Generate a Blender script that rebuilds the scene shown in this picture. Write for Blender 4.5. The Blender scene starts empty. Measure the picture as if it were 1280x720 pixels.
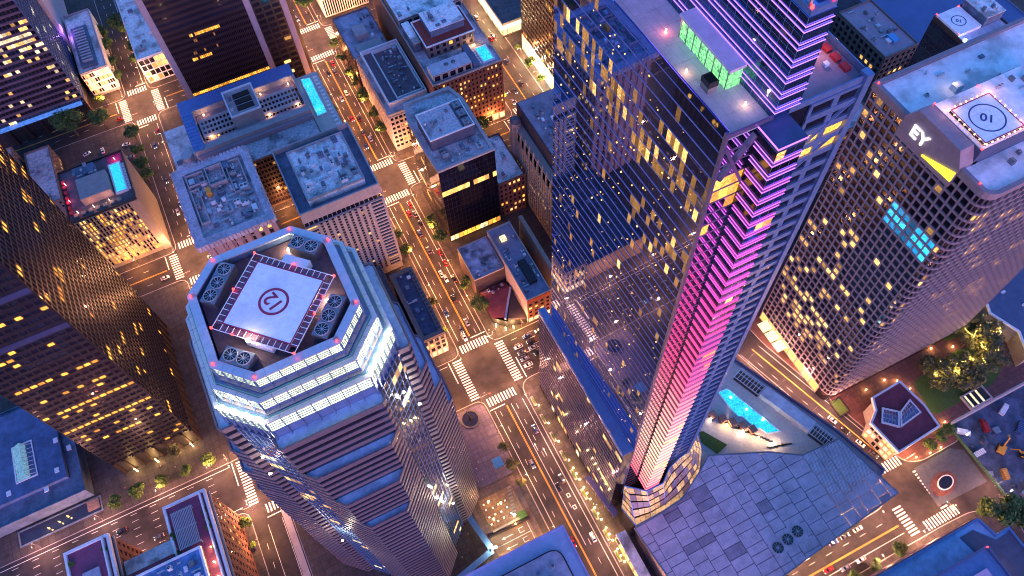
import bpy, math, random
import numpy as np
from mathutils import Matrix, Vector

# ------------------------------------------------------------------ camera, world, sun, exposure
sc = bpy.context.scene
COL = sc.collection
def _rot(t, r, a):
    return Matrix.Rotation(a, 3, 'Z') @ Matrix.Rotation(t, 3, 'X') @ Matrix.Rotation(r, 3, 'Z')
cam = bpy.data.cameras.new('camera'); cam.sensor_width = 36.0; cam.lens = 27.98
cam.clip_start = 1.0; cam.clip_end = 8000.0
cam_ob = bpy.data.objects.new('camera', cam); COL.objects.link(cam_ob)
cam_ob.matrix_world = Matrix.Translation((0, 0, 364.0)) @ _rot(math.radians(29.83), math.radians(-4.36), math.radians(-22.49)).to_4x4()
sc.camera = cam_ob

SUN_EL, SUN_AZ = math.radians(3.0), math.radians(-100.0)     # a low dusk sun in the west (-y)
world = bpy.data.worlds.new('World'); sc.world = world; world.use_nodes = True
wn = world.node_tree; wn.nodes.clear()
sky = wn.nodes.new('ShaderNodeTexSky'); sky.sky_type = 'NISHITA'; sky.sun_disc = False
sky.sun_elevation = SUN_EL; sky.sun_rotation = math.radians(180); sky.altitude = 300
sky.air_density = 1.2; sky.dust_density = 0.6; sky.ozone_density = 5.0
tint = wn.nodes.new('ShaderNodeMix'); tint.data_type = 'RGBA'; tint.blend_type = 'MULTIPLY'
tint.inputs[0].default_value = 1.0
wn.links.new(sky.outputs[0], tint.inputs[6]); tint.inputs[7].default_value = (1.58, 1.14, 1.22, 1)
bg = wn.nodes.new('ShaderNodeBackground'); bg.inputs[1].default_value = 0.15
wo = wn.nodes.new('ShaderNodeOutputWorld')
wn.links.new(tint.outputs[2], bg.inputs[0]); wn.links.new(bg.outputs[0], wo.inputs[0])

sun = bpy.data.lights.new('sun', 'SUN'); sun.energy = 0.20; sun.angle = math.radians(40); sun.color = (0.85, 0.34, 1.0)
sun_ob = bpy.data.objects.new('sun', sun); COL.objects.link(sun_ob)
sun_ob.rotation_euler = Vector((0.15, 1.0, -0.32)).to_track_quat('-Z', 'Y').to_euler()

vs = sc.view_settings
vs.view_transform = 'Standard'; vs.look = 'None'; vs.gamma = 1.0; vs.use_curve_mapping = False
vs.exposure = 2.85
sc.cycles.max_bounces = 5; sc.cycles.diffuse_bounces = 2; sc.cycles.glossy_bounces = 3
sc.cycles.transparent_max_bounces = 6; sc.cycles.sample_clamp_indirect = 4.0
sc.cycles.use_denoising = True
sc.cycles.filter_width = 1.05

rng = random.Random(7)
# ------------------------------------------------------------------ materials
MATS = {}
LK = 0.85       # lamp power, against the exposure
EK = 0.135        # all glowing things follow the exposure
def mat(name, col, rough=0.8, metal=0.0, var=0.18, scale=0.35, bump=0.0, spec=0.5, grime=0.0, tile=0.0):
    if name in MATS: return MATS[name]
    m = bpy.data.materials.new(name); m.use_nodes = True
    nt = m.node_tree; b = nt.nodes['Principled BSDF']
    b.inputs['Roughness'].default_value = rough; b.inputs['Metallic'].default_value = metal
    b.inputs['Specular IOR Level'].default_value = spec
    if var > 0:
        g = nt.nodes.new('ShaderNodeNewGeometry')
        n = nt.nodes.new('ShaderNodeTexNoise'); n.inputs['Scale'].default_value = scale; n.inputs['Detail'].default_value = 6
        n.inputs['Roughness'].default_value = 0.65
        nt.links.new(g.outputs['Position'], n.inputs['Vector'])
        r = nt.nodes.new('ShaderNodeValToRGB')
        r.color_ramp.elements[0].position = 0.32; r.color_ramp.elements[1].position = 0.68
        r.color_ramp.elements[0].color = (*[c*(1-var) for c in col], 1); r.color_ramp.elements[1].color = (*[min(1, c*(1+var)) for c in col], 1)
        nt.links.new(n.outputs['Fac'], r.inputs[0])
        last = r.outputs[0]
        if grime > 0:          # dark stains with a shape of their own
            n2 = nt.nodes.new('ShaderNodeTexNoise'); n2.inputs['Scale'].default_value = 0.11; n2.inputs['Detail'].default_value = 8
            nt.links.new(g.outputs['Position'], n2.inputs['Vector'])
            r2 = nt.nodes.new('ShaderNodeValToRGB')
            r2.color_ramp.elements[0].position = 0.36; r2.color_ramp.elements[1].position = 0.52
            v = 1-grime
            r2.color_ramp.elements[0].color = (v, v, v, 1); r2.color_ramp.elements[1].color = (1, 1, 1, 1)
            nt.links.new(n2.outputs['Fac'], r2.inputs[0])
            mx = nt.nodes.new('ShaderNodeMix'); mx.data_type = 'RGBA'; mx.blend_type = 'MULTIPLY'; mx.inputs[0].default_value = 1
            nt.links.new(last, mx.inputs[6]); nt.links.new(r2.outputs[0], mx.inputs[7]); last = mx.outputs[2]
        if tile > 0:           # paving joints too fine to build
            bt = nt.nodes.new('ShaderNodeTexBrick'); bt.inputs['Scale'].default_value = 1.0; bt.inputs['Brick Width'].default_value = tile; bt.inputs['Row Height'].default_value = tile
            bt.inputs['Mortar Size'].default_value = tile*.035; bt.inputs['Color1'].default_value = (1, 1, 1, 1); bt.inputs['Color2'].default_value = (.72, .72, .72, 1); bt.inputs['Mortar'].default_value = (.45, .45, .45, 1); bt.offset = 0.0
            nt.links.new(g.outputs['Position'], bt.inputs['Vector'])
            m3 = nt.nodes.new('ShaderNodeMix'); m3.data_type = 'RGBA'; m3.blend_type = 'MULTIPLY'; m3.inputs[0].default_value = 1
            nt.links.new(last, m3.inputs[6]); nt.links.new(bt.outputs[0], m3.inputs[7]); last = m3.outputs[2]
        nt.links.new(last, b.inputs['Base Color'])
        if bump > 0:
            bp = nt.nodes.new('ShaderNodeBump'); bp.inputs['Strength'].default_value = bump
            nt.links.new(n.outputs['Fac'], bp.inputs['Height']); nt.links.new(bp.outputs[0], b.inputs['Normal'])
    else:
        b.inputs['Base Color'].default_value = (*col, 1)
    MATS[name] = m
    return m

def glow(name, col, strength, sample=False, var=0.0, ob=False, rough=0.3):
    strength *= EK
    """something that gives off light: lamps, lit windows, neon. var: from pane to pane"""
    if name in MATS: return MATS[name]
    m = bpy.data.materials.new(name); m.use_nodes = True
    nt = m.node_tree; b = nt.nodes['Principled BSDF']
    b.inputs['Base Color'].default_value = (*[c*0.25 for c in col], 1); b.inputs['Roughness'].default_value = rough
    b.inputs['Emission Color'].default_value = (*col, 1); b.inputs['Emission Strength'].default_value = strength
    if var > 0:
        src = nt.nodes.new('ShaderNodeObjectInfo').outputs['Random'] if ob else nt.nodes.new('ShaderNodeNewGeometry').outputs['Random Per Island']
        g = nt.nodes.new('ShaderNodeNewGeometry')
        n = nt.nodes.new('ShaderNodeTexNoise'); n.inputs['Scale'].default_value = 1.9; n.inputs['Detail'].default_value = 4
        nt.links.new(g.outputs['Position'], n.inputs['Vector'])
        mr = nt.nodes.new('ShaderNodeMapRange'); mr.inputs[3].default_value = strength*(1-var); mr.inputs[4].default_value = strength*(1+var)
        nt.links.new(src, mr.inputs[0])
        m2 = nt.nodes.new('ShaderNodeMapRange'); m2.inputs[1].default_value = .3; m2.inputs[2].default_value = .7; m2.inputs[3].default_value = .12; m2.inputs[4].default_value = 1.8
        nt.links.new(n.outputs['Fac'], m2.inputs[0])
        mu = nt.nodes.new('ShaderNodeMath'); mu.operation = 'MULTIPLY'
        nt.links.new(mr.outputs[0], mu.inputs[0]); nt.links.new(m2.outputs[0], mu.inputs[1])
        nt.links.new(mu.outputs[0], b.inputs['Emission Strength'])
    m.cycles.emission_sampling = 'AUTO' if sample else 'NONE'
    MATS[name] = m
    return m

def glass(name, col, rough=0.06, metal=0.75, wave=0.0):
    if name in MATS: return MATS[name]
    m = bpy.data.materials.new(name); m.use_nodes = True
    nt = m.node_tree; b = nt.nodes['Principled BSDF']
    b.inputs['Base Color'].default_value = (*col, 1); b.inputs['Roughness'].default_value = rough
    b.inputs['Metallic'].default_value = metal; b.inputs['Specular IOR Level'].default_value = 0.8
    if wave > 0:     # panes are never perfectly flat
        g = nt.nodes.new('ShaderNodeNewGeometry'); n = nt.nodes.new('ShaderNodeTexNoise'); n.inputs['Scale'].default_value = 0.35
        nt.links.new(g.outputs['Position'], n.inputs['Vector'])
        bp = nt.nodes.new('ShaderNodeBump'); bp.inputs['Strength'].default_value = wave; bp.inputs['Distance'].default_value = 0.3
        nt.links.new(n.outputs['Fac'], bp.inputs['Height']); nt.links.new(bp.outputs[0], b.inputs['Normal'])
    MATS[name] = m
    return m

ASPH = mat('asphalt', (0.031, 0.025, 0.029), .75, var=.35, scale=.22, grime=.35)
PAVE = mat('pavement_concrete', (0.074, 0.063, 0.065), .85, var=.25, scale=.5, grime=.25, tile=3.2)
PAINT = mat('road_paint', (.78, .76, .74), .6, var=.15, scale=.9)
YEL = mat('yellow_paint', (.75, .42, .05), .6, var=.15, scale=.9)
ROOFW = mat('white_roof_membrane', (0.858, 0.836, 0.858), .8, var=.3, scale=.7, grime=.62)
ROOFG = mat('grey_roof_gravel', (0.462, 0.440, 0.484), .9, var=.4, scale=.9, grime=.6)
ROOFD = mat('dark_roof', (.10, .10, .12), .85, var=.3, scale=.4, grime=.3)
ROOFB = mat('blue_grey_roof', (0.117, 0.162, 0.243), .8, var=.25, scale=.5, grime=.3)
ROOFR = mat('red_roof', (.27, .04, .035), .8, var=.2, scale=.5)
ROOFM = mat('maroon_roof', (.17, .035, .06), .8, var=.25, scale=.3)
GRAN = mat('rose_granite', (0.135, 0.104, 0.130), .45, var=.2, scale=1.2)
GRAND = mat('brown_granite', (0.035, 0.025, 0.025), .35, var=.2, scale=1.0)
LIGHTC = mat('light_concrete', (0.376, 0.337, 0.350), .8, var=.12, scale=.4, grime=.15)
PINKC = mat('pink_concrete', (0.168, 0.118, 0.109), .8, var=.15, scale=.4)
BRICK = mat('red_brick', (0.161, 0.062, 0.044), .85, var=.2, scale=1.5)
CREAM = mat('cream_stone', (0.260, 0.224, 0.192), .8, var=.15, scale=.6)
TERRA = mat('pale_terracotta', (0.351, 0.284, 0.257), .7, var=.15, scale=.8)
DARKW = mat('dark_wall', (0.019, 0.015, 0.021), .6, var=.2, scale=.5)
PURPW = mat('plum_wall', (0.049, 0.032, 0.049), .8, var=.2, scale=.5)
STEEL = mat('grey_steel', (0.245, 0.252, 0.280), .4, .7, var=.12, scale=.8)
GALV = mat('galvanised_metal', (.45, .46, .50), .45, .5, var=.15, scale=1.2)
WHITEM = mat('white_paint', (.72, .72, .75), .5, var=.1, scale=.6)
BLUEM = mat('blue_enamelled_metal', (.12, .20, .38), .35, .3, var=.15, scale=.7)
VIOM = mat('violet_metal', (0.192, 0.160, 0.269), .35, .6, var=.12, scale=.7)
BLACKM = mat('black_metal', (.02, .02, .022), .5, var=.2, scale=1.0)
TEAL = mat('teal_panel', (.08, .30, .30), .5, var=.15, scale=1.0)
PADW = mat('white_pad_concrete', (0.896, 0.862, 0.896), .75, var=.10, scale=.6, grime=.12)
MAROON = mat('maroon_paint', (.34, .02, .08), .6, var=.1)
DECKT = mat('wood_deck', (.28, .13, .07), .7, var=.25, scale=1.2)
TILE = mat('pale_tile', (.52, .46, .42), .6, var=.15, scale=1.0)
GRASS = mat('lawn', (.05, .10, .02), .95, var=.35, scale=1.5)
SOIL = mat('pit_soil', (.075, .105, .18), .95, var=.5, scale=.16, bump=.6, grime=.5)
BRICKP = mat('brick_paving', (0.143, 0.058, 0.058), .8, var=.2, scale=1.0, tile=2.4)
GDARK = glass('dark_glass', (.012, .012, .022), .09, .15)
GBLUE = glass('blue_mirror_glass', (.26, .36, .68), .02, .97, wave=.012)
GTOWER = glass('bronze_mirror_glass', (.17, .16, .21), .06, .85, wave=.02)
GEY = glass('smoked_glass', (.014, .011, .02), .09, .1, wave=.02)
GCORN = glass('corner_curtain_glass', (.20, .24, .32), .04, .9, wave=.02)
DIMW = glow('dim_lit_window', (1.0, .46, .11), .28, var=.8); DIMWO = glow('dim_lit_window_single', (1.0, .46, .11), .28, var=.8, ob=True)
WARM = glow('lit_window', (1.0, .52, .14), 1.5, var=.8)
WARMO = glow('lit_window_single', (1.0, .52, .14), 1.6, var=.8, ob=True)
AMBER = glow('amber_window', (1.0, .40, .05), 2.0, var=.6)
AMBERO = glow('amber_window_single', (1.0, .42, .06), 2.0, var=.6, ob=True)
PALE = glow('pale_lit_window', (1.0, .78, .42), 1.4, var=.6)
SHOP = glow('shop_front_light', (1.0, .66, .30), 2.2, var=.4)
CYAN = glow('cyan_screen', (.05, .45, 1.0), 1.6, var=.7)
CYANO = glow('cyan_screen_single', (.03, .48, 1.0), 1.5, var=.9, ob=True)
LAMPW = glow('warm_lamp_lens', (1.0, .58, .20), 60.0)
LAMPC = glow('white_lamp_lens', (1.0, .86, .66), 80.0)
REDL = glow('red_beacon', (1.0, .02, .02), 14.0)
POOLM = glow('lit_pool_water', (.03, .60, .92), 1.25, var=.08, rough=.08)
CROWN = glow('lit_crown_panel', (.92, 1.0, .55), 2.4, var=.3, ob=True)

# ------------------------------------------------------------------ mesh building
class MB:
    def __init__(s): s.v = []; s.f = []; s.m = []
    def face(s, pts, m=0):
        k = len(s.v); s.v += [tuple(p) for p in pts]; s.f.append(tuple(range(k, k+len(pts)))); s.m.append(m); return s
    def hexa(s, b, t, m=0):        # 4 bottom points ccw, 4 top points ccw
        k = len(s.v); s.v += [tuple(p) for p in b] + [tuple(p) for p in t]
        for q in ((3, 2, 1, 0), (4, 5, 6, 7), (0, 1, 5, 4), (1, 2, 6, 5), (2, 3, 7, 6), (3, 0, 4, 7)):
            s.f.append(tuple(k+i for i in q)); s.m.append(m)
        return s
    def box(s, x0, x1, y0, y1, z0, z1, m=0):
        p = ((x0, y0), (x1, y0), (x1, y1), (x0, y1))
        return s.hexa([(*q, z0) for q in p], [(*q, z1) for q in p], m)
    def obox(s, c, u, n, w, d, z0, z1, m=0):   # centre xy, along u width w, along n from 0 to d
        c = Vector(c); u = Vector(u); n = Vector(n)
        p = [c-u*w/2, c+u*w/2, c+u*w/2+n*d, c-u*w/2+n*d]
        if u.x*n.y-u.y*n.x < 0: p = p[::-1]
        return s.hexa([(q.x, q.y, z0) for q in p], [(q.x, q.y, z1) for q in p], m)
    def prism(s, poly, z0, z1, m=0, top=True, bottom=False, mt=None):
        n = len(poly); k = len(s.v)
        s.v += [(p[0], p[1], z0) for p in poly] + [(p[0], p[1], z1) for p in poly]
        for i in range(n):
            j = (i+1) % n; s.f.append((k+i, k+j, k+n+j, k+n+i)); s.m.append(m)
        if top: s.f.append(tuple(k+n+i for i in range(n))); s.m.append(m if mt is None else mt)
        if bottom: s.f.append(tuple(k+n-1-i for i in range(n))); s.m.append(m)
        return s
    def ring(s, outer, inner, z0, z1, m=0):
        n = len(outer); k = len(s.v)
        for z in (z0, z1):
            s.v += [(p[0], p[1], z) for p in outer] + [(p[0], p[1], z) for p in inner]
        for i in range(n):
            j = (i+1) % n
            s.f += [(k+i, k+j, k+2*n+j, k+2*n+i), (k+n+j, k+n+i, k+3*n+i, k+3*n+j), (k+2*n+i, k+2*n+j, k+3*n+j, k+3*n+i), (k+j, k+i, k+n+i, k+n+j)]
            s.m += [m]*4
        return s
    def cyl(s, c, r0, r1, z0, z1, n=10, m=0):
        p0 = [(c[0]+r0*math.cos(6.2832*i/n), c[1]+r0*math.sin(6.2832*i/n), z0) for i in range(n)]
        p1 = [(c[0]+r1*math.cos(6.2832*i/n), c[1]+r1*math.sin(6.2832*i/n), z1) for i in range(n)]
        k = len(s.v); s.v += p0+p1
        for i in range(n):
            j = (i+1) % n; s.f.append((k+i, k+j, k+n+j, k+n+i)); s.m.append(m)
        s.f.append(tuple(k+n+i for i in range(n))); s.m.append(m)
        s.f.append(tuple(k+n-1-i for i in range(n))); s.m.append(m)
        return s
    def tube(s, a, b, r0, r1=None, n=6, m=0):
        a = Vector(a); b = Vector(b); r1 = r0 if r1 is None else r1
        d = (b-a).normalized(); u = d.orthogonal().normalized(); w = d.cross(u)
        k = len(s.v)
        for p, r in ((a, r0), (b, r1)):
            for i in range(n):
                t = 6.2832*i/n; s.v.append(tuple(p+u*r*math.cos(t)+w*r*math.sin(t)))
        for i in range(n):
            j = (i+1) % n; s.f.append((k+i, k+j, k+n+j, k+n+i)); s.m.append(m)
        s.f.append(tuple(k+n+i for i in range(n))); s.m.append(m); s.f.append(tuple(k+n-1-i for i in range(n))); s.m.append(m)
        return s
    def mesh(s, name, mats):
        me = bpy.data.meshes.new(name); me.from_pydata(s.v, [], s.f)
        if not isinstance(mats, (list, tuple)): mats = [mats]
        for m in mats: me.materials.append(m)
        if len(mats) > 1: me.polygons.foreach_set('material_index', s.m)
        return me
    def build(s, name, mats, parent=None, local=False, kind=None):
        return put(name, s.mesh(name, mats), parent, local, kind)

def put(name, me, parent=None, local=False, kind=None):
    o = bpy.data.objects.new(name, me); COL.objects.link(o)
    if parent is not None:
        o.parent = parent
        if not local:                     # built in world coordinates: shift back by every ancestor
            v = Vector((0, 0, 0)); p = parent
            while p is not None: v += p.location; p = p.parent
            o.location = -v
    if kind: o['kind'] = kind
    return o
def thing(name, label, cat, loc=(0, 0, 0), rz=0.0, group=None):
    o = bpy.data.objects.new(name, None); COL.objects.link(o)
    o.location = loc; o.rotation_euler = (0, 0, rz); o.empty_display_size = 1
    o['label'] = label; o['category'] = cat
    if group: o['group'] = group
    return o
def tag(o, label, cat, group=None):
    o['label'] = label; o['category'] = cat
    if group: o['group'] = group
    return o
def setting(o, label=None):
    o['kind'] = 'structure'
    if label: o['label'] = label
    return o
def copy_tree(o, parent=None):
    c = o.copy(); COL.objects.link(c); c.parent = parent
    for ch in list(o.children): copy_tree(ch, c)
    return c
def rect(x0, x1, y0, y1): return [(x0, y0), (x1, y0), (x1, y1), (x0, y1)]
def inset(poly, d):
    """offset a ccw polygon inwards by d"""
    n = len(poly); out = []
    for i in range(n):
        p0, p1, p2 = Vector(poly[i-1]), Vector(poly[i]), Vector(poly[(i+1) % n])
        e1 = (p1-p0).normalized(); e2 = (p2-p1).normalized()
        n1 = Vector((-e1.y, e1.x)); n2 = Vector((-e2.y, e2.x))
        k = 1+n1.dot(n2)
        if abs(k) < 1e-6: out.append((p1.x+n1.x*d, p1.y+n1.y*d)); continue
        q = p1+(n1+n2)*(d/k); out.append((q.x, q.y))
    return out
UNIT = {}
def unit_box(m):
    if m.name not in UNIT:
        UNIT[m.name] = MB().box(-.5, .5, -.5, .5, -.5, .5).mesh('pane', m)
    return UNIT[m.name]
def piece(name, m, parent, c, u, n, w, d, h):
    """a box-shaped piece sharing one mesh: centre c, along u width w, along n depth d, height h"""
    o = bpy.data.objects.new(name, unit_box(m)); COL.objects.link(o); o.parent = parent
    v = Vector((0, 0, 0)); p = parent
    while p is not None: v += p.location; p = p.parent
    M = Matrix(((u[0]*w, n[0]*d, 0, c[0]-v.x), (u[1]*w, n[1]*d, 0, c[1]-v.y), (0, 0, h, c[2]-v.z), (0, 0, 0, 1)))
    o.matrix_basis = M
    return o
def facade(T, a, b, z0, z1, nc, nr, pw=.3, sw=.4, d=.35, frame=None, dark=None, lit=(), p=.15, rows=None, indiv=0, pier_over=True, sd=None, vframe=None, pz=0,
           fname='facade_frame', pname='window_pane', litfn=None, litO=None):
    """piers and spandrels proud of the wall plane a->b (ccw: outward to the right), panes between them"""
    a = Vector(a); b = Vector(b); L = (b-a).length; u = (b-a)/L; n = Vector((u.y, -u.x))
    cw = L/nc; ch = (z1-z0)/nr
    sd = sd if sd is not None else d*.72
    if frame is not None:
        f = MB(); fv = MB()
        if pw > 0:
            for i in range(nc+1):
                w = cw*pw*(1 if 0 < i < nc else .6)
                cx = a+u*(cw*i + (0 if 0 < i < nc else (w/2 if i == 0 else -w/2)))
                (fv if vframe else f).obox(cx, u, n, w, d, z0, z1)
        if sw > 0:
            for j in range(nr+1):
                za = z0+ch*j-ch*sw/2; zb = za+ch*sw
                f.obox(a+u*L/2, u, n, L*.9995, sd, max(za, z0+.01), min(zb, z1-.01))
        f.build(fname, frame, T, kind='stuff')
        if vframe: fv.build('mullion_frame', vframe, T, kind='stuff')
    r = random.Random(int(abs(a.x*13+a.y*7+z0*3+z1))); mats = [dark]+list(lit); fields = MB(); k = 0
    wv = cw*(1-pw)*1.01; hv = ch*(1-sw)*1.01
    for j in range(nr-1, -1, -1):
        pr = p if rows is None else rows(j, nr)
        run = 0
        for i in range(nc):
            mi = 0
            if litfn: mi = litfn(i, j, r)
            elif lit:
                if run > 0: mi = run_m; run -= 1
                elif r.random() < pr*.55:
                    mi = run_m = 1+int(r.random()*len(lit)); run = int(r.random()*3)
            c = a+u*(cw*(i+.5))+n*.06; z = z0+ch*(j+.5)
            if k < indiv:
                k += 1
                mm = mats[mi]
                if litO and mi > 0: mm = litO[mi-1]
                piece(pname, mm, T, (c.x, c.y, z), u, n, wv, .06, hv)
            else:
                q = [c-u*wv/2, c+u*wv/2]
                fields.face([(q[0].x, q[0].y, z-hv/2), (q[1].x, q[1].y, z-hv/2), (q[1].x, q[1].y, z+hv/2), (q[0].x, q[0].y, z+hv/2)], mi)
    if fields.f: fields.build(pname+'s', mats, T, kind='stuff')
def body(T, poly, z0, z1, wall, roof, par=1.0, pw=.5, cap=None, drop=None):
    """walls, roof deck and a parapet ring"""
    d = par if drop is None else drop
    MB().prism(poly, z0, z1-d, top=False).build('wall', wall, T)
    MB().prism(inset(poly, .02), z1-d-.3, z1-d, bottom=True).build('roof', roof, T)
    if par > 0:
        MB().ring([(p[0], p[1]) for p in inset(poly, -.06)], inset(poly, pw), z1-d-.02, z1).build('parapet', cap or wall, T)

# rooftop machinery, shared meshes
def _fan(n=10, r=1.0):
    b = MB(); b.ring([(r*math.cos(6.2832*i/16), r*math.sin(6.2832*i/16)) for i in range(16)], [(r*.93*math.cos(6.2832*i/16), r*.93*math.sin(6.2832*i/16)) for i in range(16)], 0, .28, 0)
    b.cyl((0, 0), r*.93, r*.93, 0, .04, 16, 1); b.cyl((0, 0), r*.2, r*.16, .04, .26, 8, 0)
    for i in range(n):
        t = 6.2832*i/n; u = (math.cos(t), math.sin(t)); w = (-math.sin(t), math.cos(t))
        p = [(u[0]*q+w[0]*s_, u[1]*q+w[1]*s_, .12+s_*.4) for q, s_ in ((.2*r, -.03*r), (.86*r, -.05*r), (.86*r, .05*r), (.2*r, .03*r))]
        b.face(p, 0)
    return b.mesh('fan', [GALV, BLACKM])
FAN = _fan()
UNITM = [MB().box(-.5, .5, -.5, .5, 0, .9).box(-.42, .42, -.42, .42, .9, 1.0).mesh('rooftop_unit', m) for m in (GALV, WHITEM, STEEL, ROOFB)]
VENTM = MB().cyl((0, 0), .22, .22, 0, .8, 8).cyl((0, 0), .4, .12, .8, 1.1, 8).mesh('vent', GALV)
def add_unit(T, x, y, z, sx, sy, h, k=0, fans=0, rz=0.0):
    o = put('rooftop_unit', UNITM[k], T, local=True)
    o.location = (x-T.location.x, y-T.location.y, z-T.location.z); o.scale = (sx, sy, h); o.rotation_euler = (0, 0, rz)
    for i in range(fans):
        f = put('fan', FAN, T, local=True)
        L = max(sx, sy); off = (i+.5)/fans*L-L/2; r = min(min(sx, sy), L/fans)*.42
        dx, dy = (off, 0) if sx >= sy else (0, off)
        c, s_ = math.cos(rz), math.sin(rz)
        f.location = (x+dx*c-dy*s_-T.location.x, y+dx*s_+dy*c-T.location.y, z+h*1.0-T.location.z); f.scale = (r, r, 1.2)
    return o
def clutter(T, x0, x1, y0, y1, z, n, seed=1, big=3.0):
    r = random.Random(seed); done = []
    for i in range(n*3):
        if len(done) >= n: break
        sx = r.uniform(.8, big); sy = r.uniform(.8, big); x = r.uniform(x0+sx/2, x1-sx/2); y = r.uniform(y0+sy/2, y1-sy/2)
        if any(abs(x-q[0]) < (sx+q[2])/2+.2 and abs(y-q[1]) < (sy+q[3])/2+.2 for q in done): continue
        done.append((x, y, sx, sy)); t = r.random()
        if t < .72: add_unit(T, x, y, z, sx, sy, r.uniform(.6, 2.2), r.randrange(4), fans=(1+(max(sx, sy) > 2)) if t < .3 else 0)
        elif t < .86:
            o = put('vent', VENTM, T, local=True); o.location = (x-T.location.x, y-T.location.y, z-T.location.z); o.scale = (1.6, 1.6, 1.4)
        else:
            MB().box(x-sx*.9, x+sx*.9, y-.3, y+.3, z+.25, z+.8).build('duct', GALV, T)
def text_mesh(s, size, m, depth=.05, fat=.018):
    cu = bpy.data.curves.new('lettering', 'FONT'); cu.body = s; cu.size = size; cu.extrude = depth; cu.align_x = 'CENTER'; cu.align_y = 'CENTER'
    cu.offset = size*fat
    o = bpy.data.objects.new('lettering', cu); COL.objects.link(o)
    dg = bpy.context.evaluated_depsgraph_get(); me = bpy.data.meshes.new_from_object(o.evaluated_get(dg))
    bpy.data.objects.remove(o); bpy.data.curves.remove(cu); me.materials.clear(); me.materials.append(m)
    return me

ORD = ['first', 'second', 'third', 'fourth', 'fifth', 'sixth', 'seventh', 'eighth', 'ninth', 'tenth', 'eleventh', 'twelfth', 'thirteenth', 'fourteenth', 'fifteenth', 'sixteenth']

# ------------------------------------------------------------------ ground, roads, pavements
def sheet(name, poly, z, m, kind='structure'):
    o = MB().face([(p[0], p[1], z) for p in poly]).build(name, m); o['kind'] = kind; return o
# one asphalt sheet to the horizon, open over the building pit
PX0, PX1, PY0, PY1 = 229.5, 330.0, -70.0, 31.5
g = MB(); B = 4000
for r_ in ((-B, PX0, -B, B), (PX1, B, -B, B), (PX0, PX1, -B, PY0), (PX0, PX1, PY1, B)):
    g.face([(r_[0], r_[2], 0), (r_[1], r_[2], 0), (r_[1], r_[3], 0), (r_[0], r_[3], 0)])
setting(g.build('road', ASPH))
def rounded(poly, r=5.0, n=4):
    out = []; N = len(poly)
    for i in range(N):
        p0, p1, p2 = Vector(poly[i-1]), Vector(poly[i]), Vector(poly[(i+1) % N])
        rr = min(r, (p1-p0).length*.4, (p2-p1).length*.4)
        a = p1+(p0-p1).normalized()*rr; b = p1+(p2-p1).normalized()*rr
        for k in range(n+1):
            t = k/n; q = a*(1-t)**2+p1*2*t*(1-t)+b*t*t; out.append((q.x, q.y))
    return out
def block(poly, r=5.0, m=PAVE):
    p = rounded(poly, r)
    o = MB().prism(p, -.05, .14).build('pavement', m); setting(o)
    k = MB().ring(p, inset(p, .35), .1, .155).build('kerb', LIGHTC, o)
    return o
XW = -420; XE = 520
for y0, y1 in ((169, 280), (299, 406), (427, 545), (565, 700)):
    block(rect(XW, -73.5, y0, y1)); block(rect(-59.5, 39.5, y0, y1))
    block(rect(56.5, 134, y0, y1)); block(rect(158, 300, y0, y1)); block(rect(318, XE, y0, y1))
block(rect(XW, -80, -90, 143.5))                                  # club block
block(rect(-63, 39.5, -90, 143.5))                                # octagonal tower's plaza
block([(59, 14), (150, 14), (178, 14.5), (184.5, 24), (163, 106), (158, 128), (140, 143.5), (59, 143.5)], 7)   # podium block
block([(199, 27), (206, 23.5), (229.4, 23.5), (229.4, 32), (XE, 32), (XE, 143.5), (172, 143.5), (177, 106)], 5, BRICKP)   # plaza
block([(80, -90), (210, -90), (226, -14), (212, -4), (196, -3.2), (80, -3.2)], 5)
MB().box(-66.5, -63.4, 20, 138, 0, .5).build('median_barrier', LIGHTC)['kind'] = 'structure'

# ------------------------------------------------------------------ painted markings
def marks(name, quads, m=PAINT, z=.005, label=None):
    b = MB()
    for q in quads: b.face([(p[0], p[1], z) for p in q])
    o = b.build(name, m); o['kind'] = 'structure'; return o
def crosswalk(x0, x1, y0, y1, along):
    """bars across a strip; along = axis in which people walk"""
    q = []
    if along == 'x':
        n = int((x1-x0)/1.45)
        for i in range(n):
            x = x0+(x1-x0)*(i+.5)/n; q.append(rect(x-.38, x+.38, y0, y1))
    else:
        n = int((y1-y0)/1.45)
        for i in range(n):
            y = y0+(y1-y0)*(i+.5)/n; q.append(rect(x0, x1, y-.38, y+.38))
    return marks('crosswalk', q)
def junction(xa, xb, ya, yb, w=4.5, stop=True):
    crosswalk(xa+.8, xb-.8, yb+1.0, yb+1.0+w, 'x'); crosswalk(xa+.8, xb-.8, ya-1.0-w, ya-1.0, 'x')
    crosswalk(xa-1.0-w, xa-1.0, ya+.8, yb-.8, 'y'); crosswalk(xb+1.0, xb+1.0+w, ya+.8, yb-.8, 'y')
    xm = (xa+xb)/2; ym = (ya+yb)/2
    marks('stop_line', [rect(xm, xb-.5, yb+w+2.6, yb+w+3.1), rect(xa+.5, xm, ya-w-3.1, ya-w-2.6), rect(xa-w-3.1, xa-w-2.6, ym, yb-.5), rect(xb+w+2.6, xb+w+3.1, ya+.5, ym)])
WX0, WX1 = 39.5, 56.5
junction(WX0, WX1, 143.5, 169); junction(WX0, WX1, 280, 299); junction(WX0, WX1, 406, 427)
junction(-73.5, -59.5, 143.5, 169); junction(-73.5, -59.5, 280, 299); junction(-73.5, -59.5, 406, 427)
junction(134, 158, 280, 299)
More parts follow.
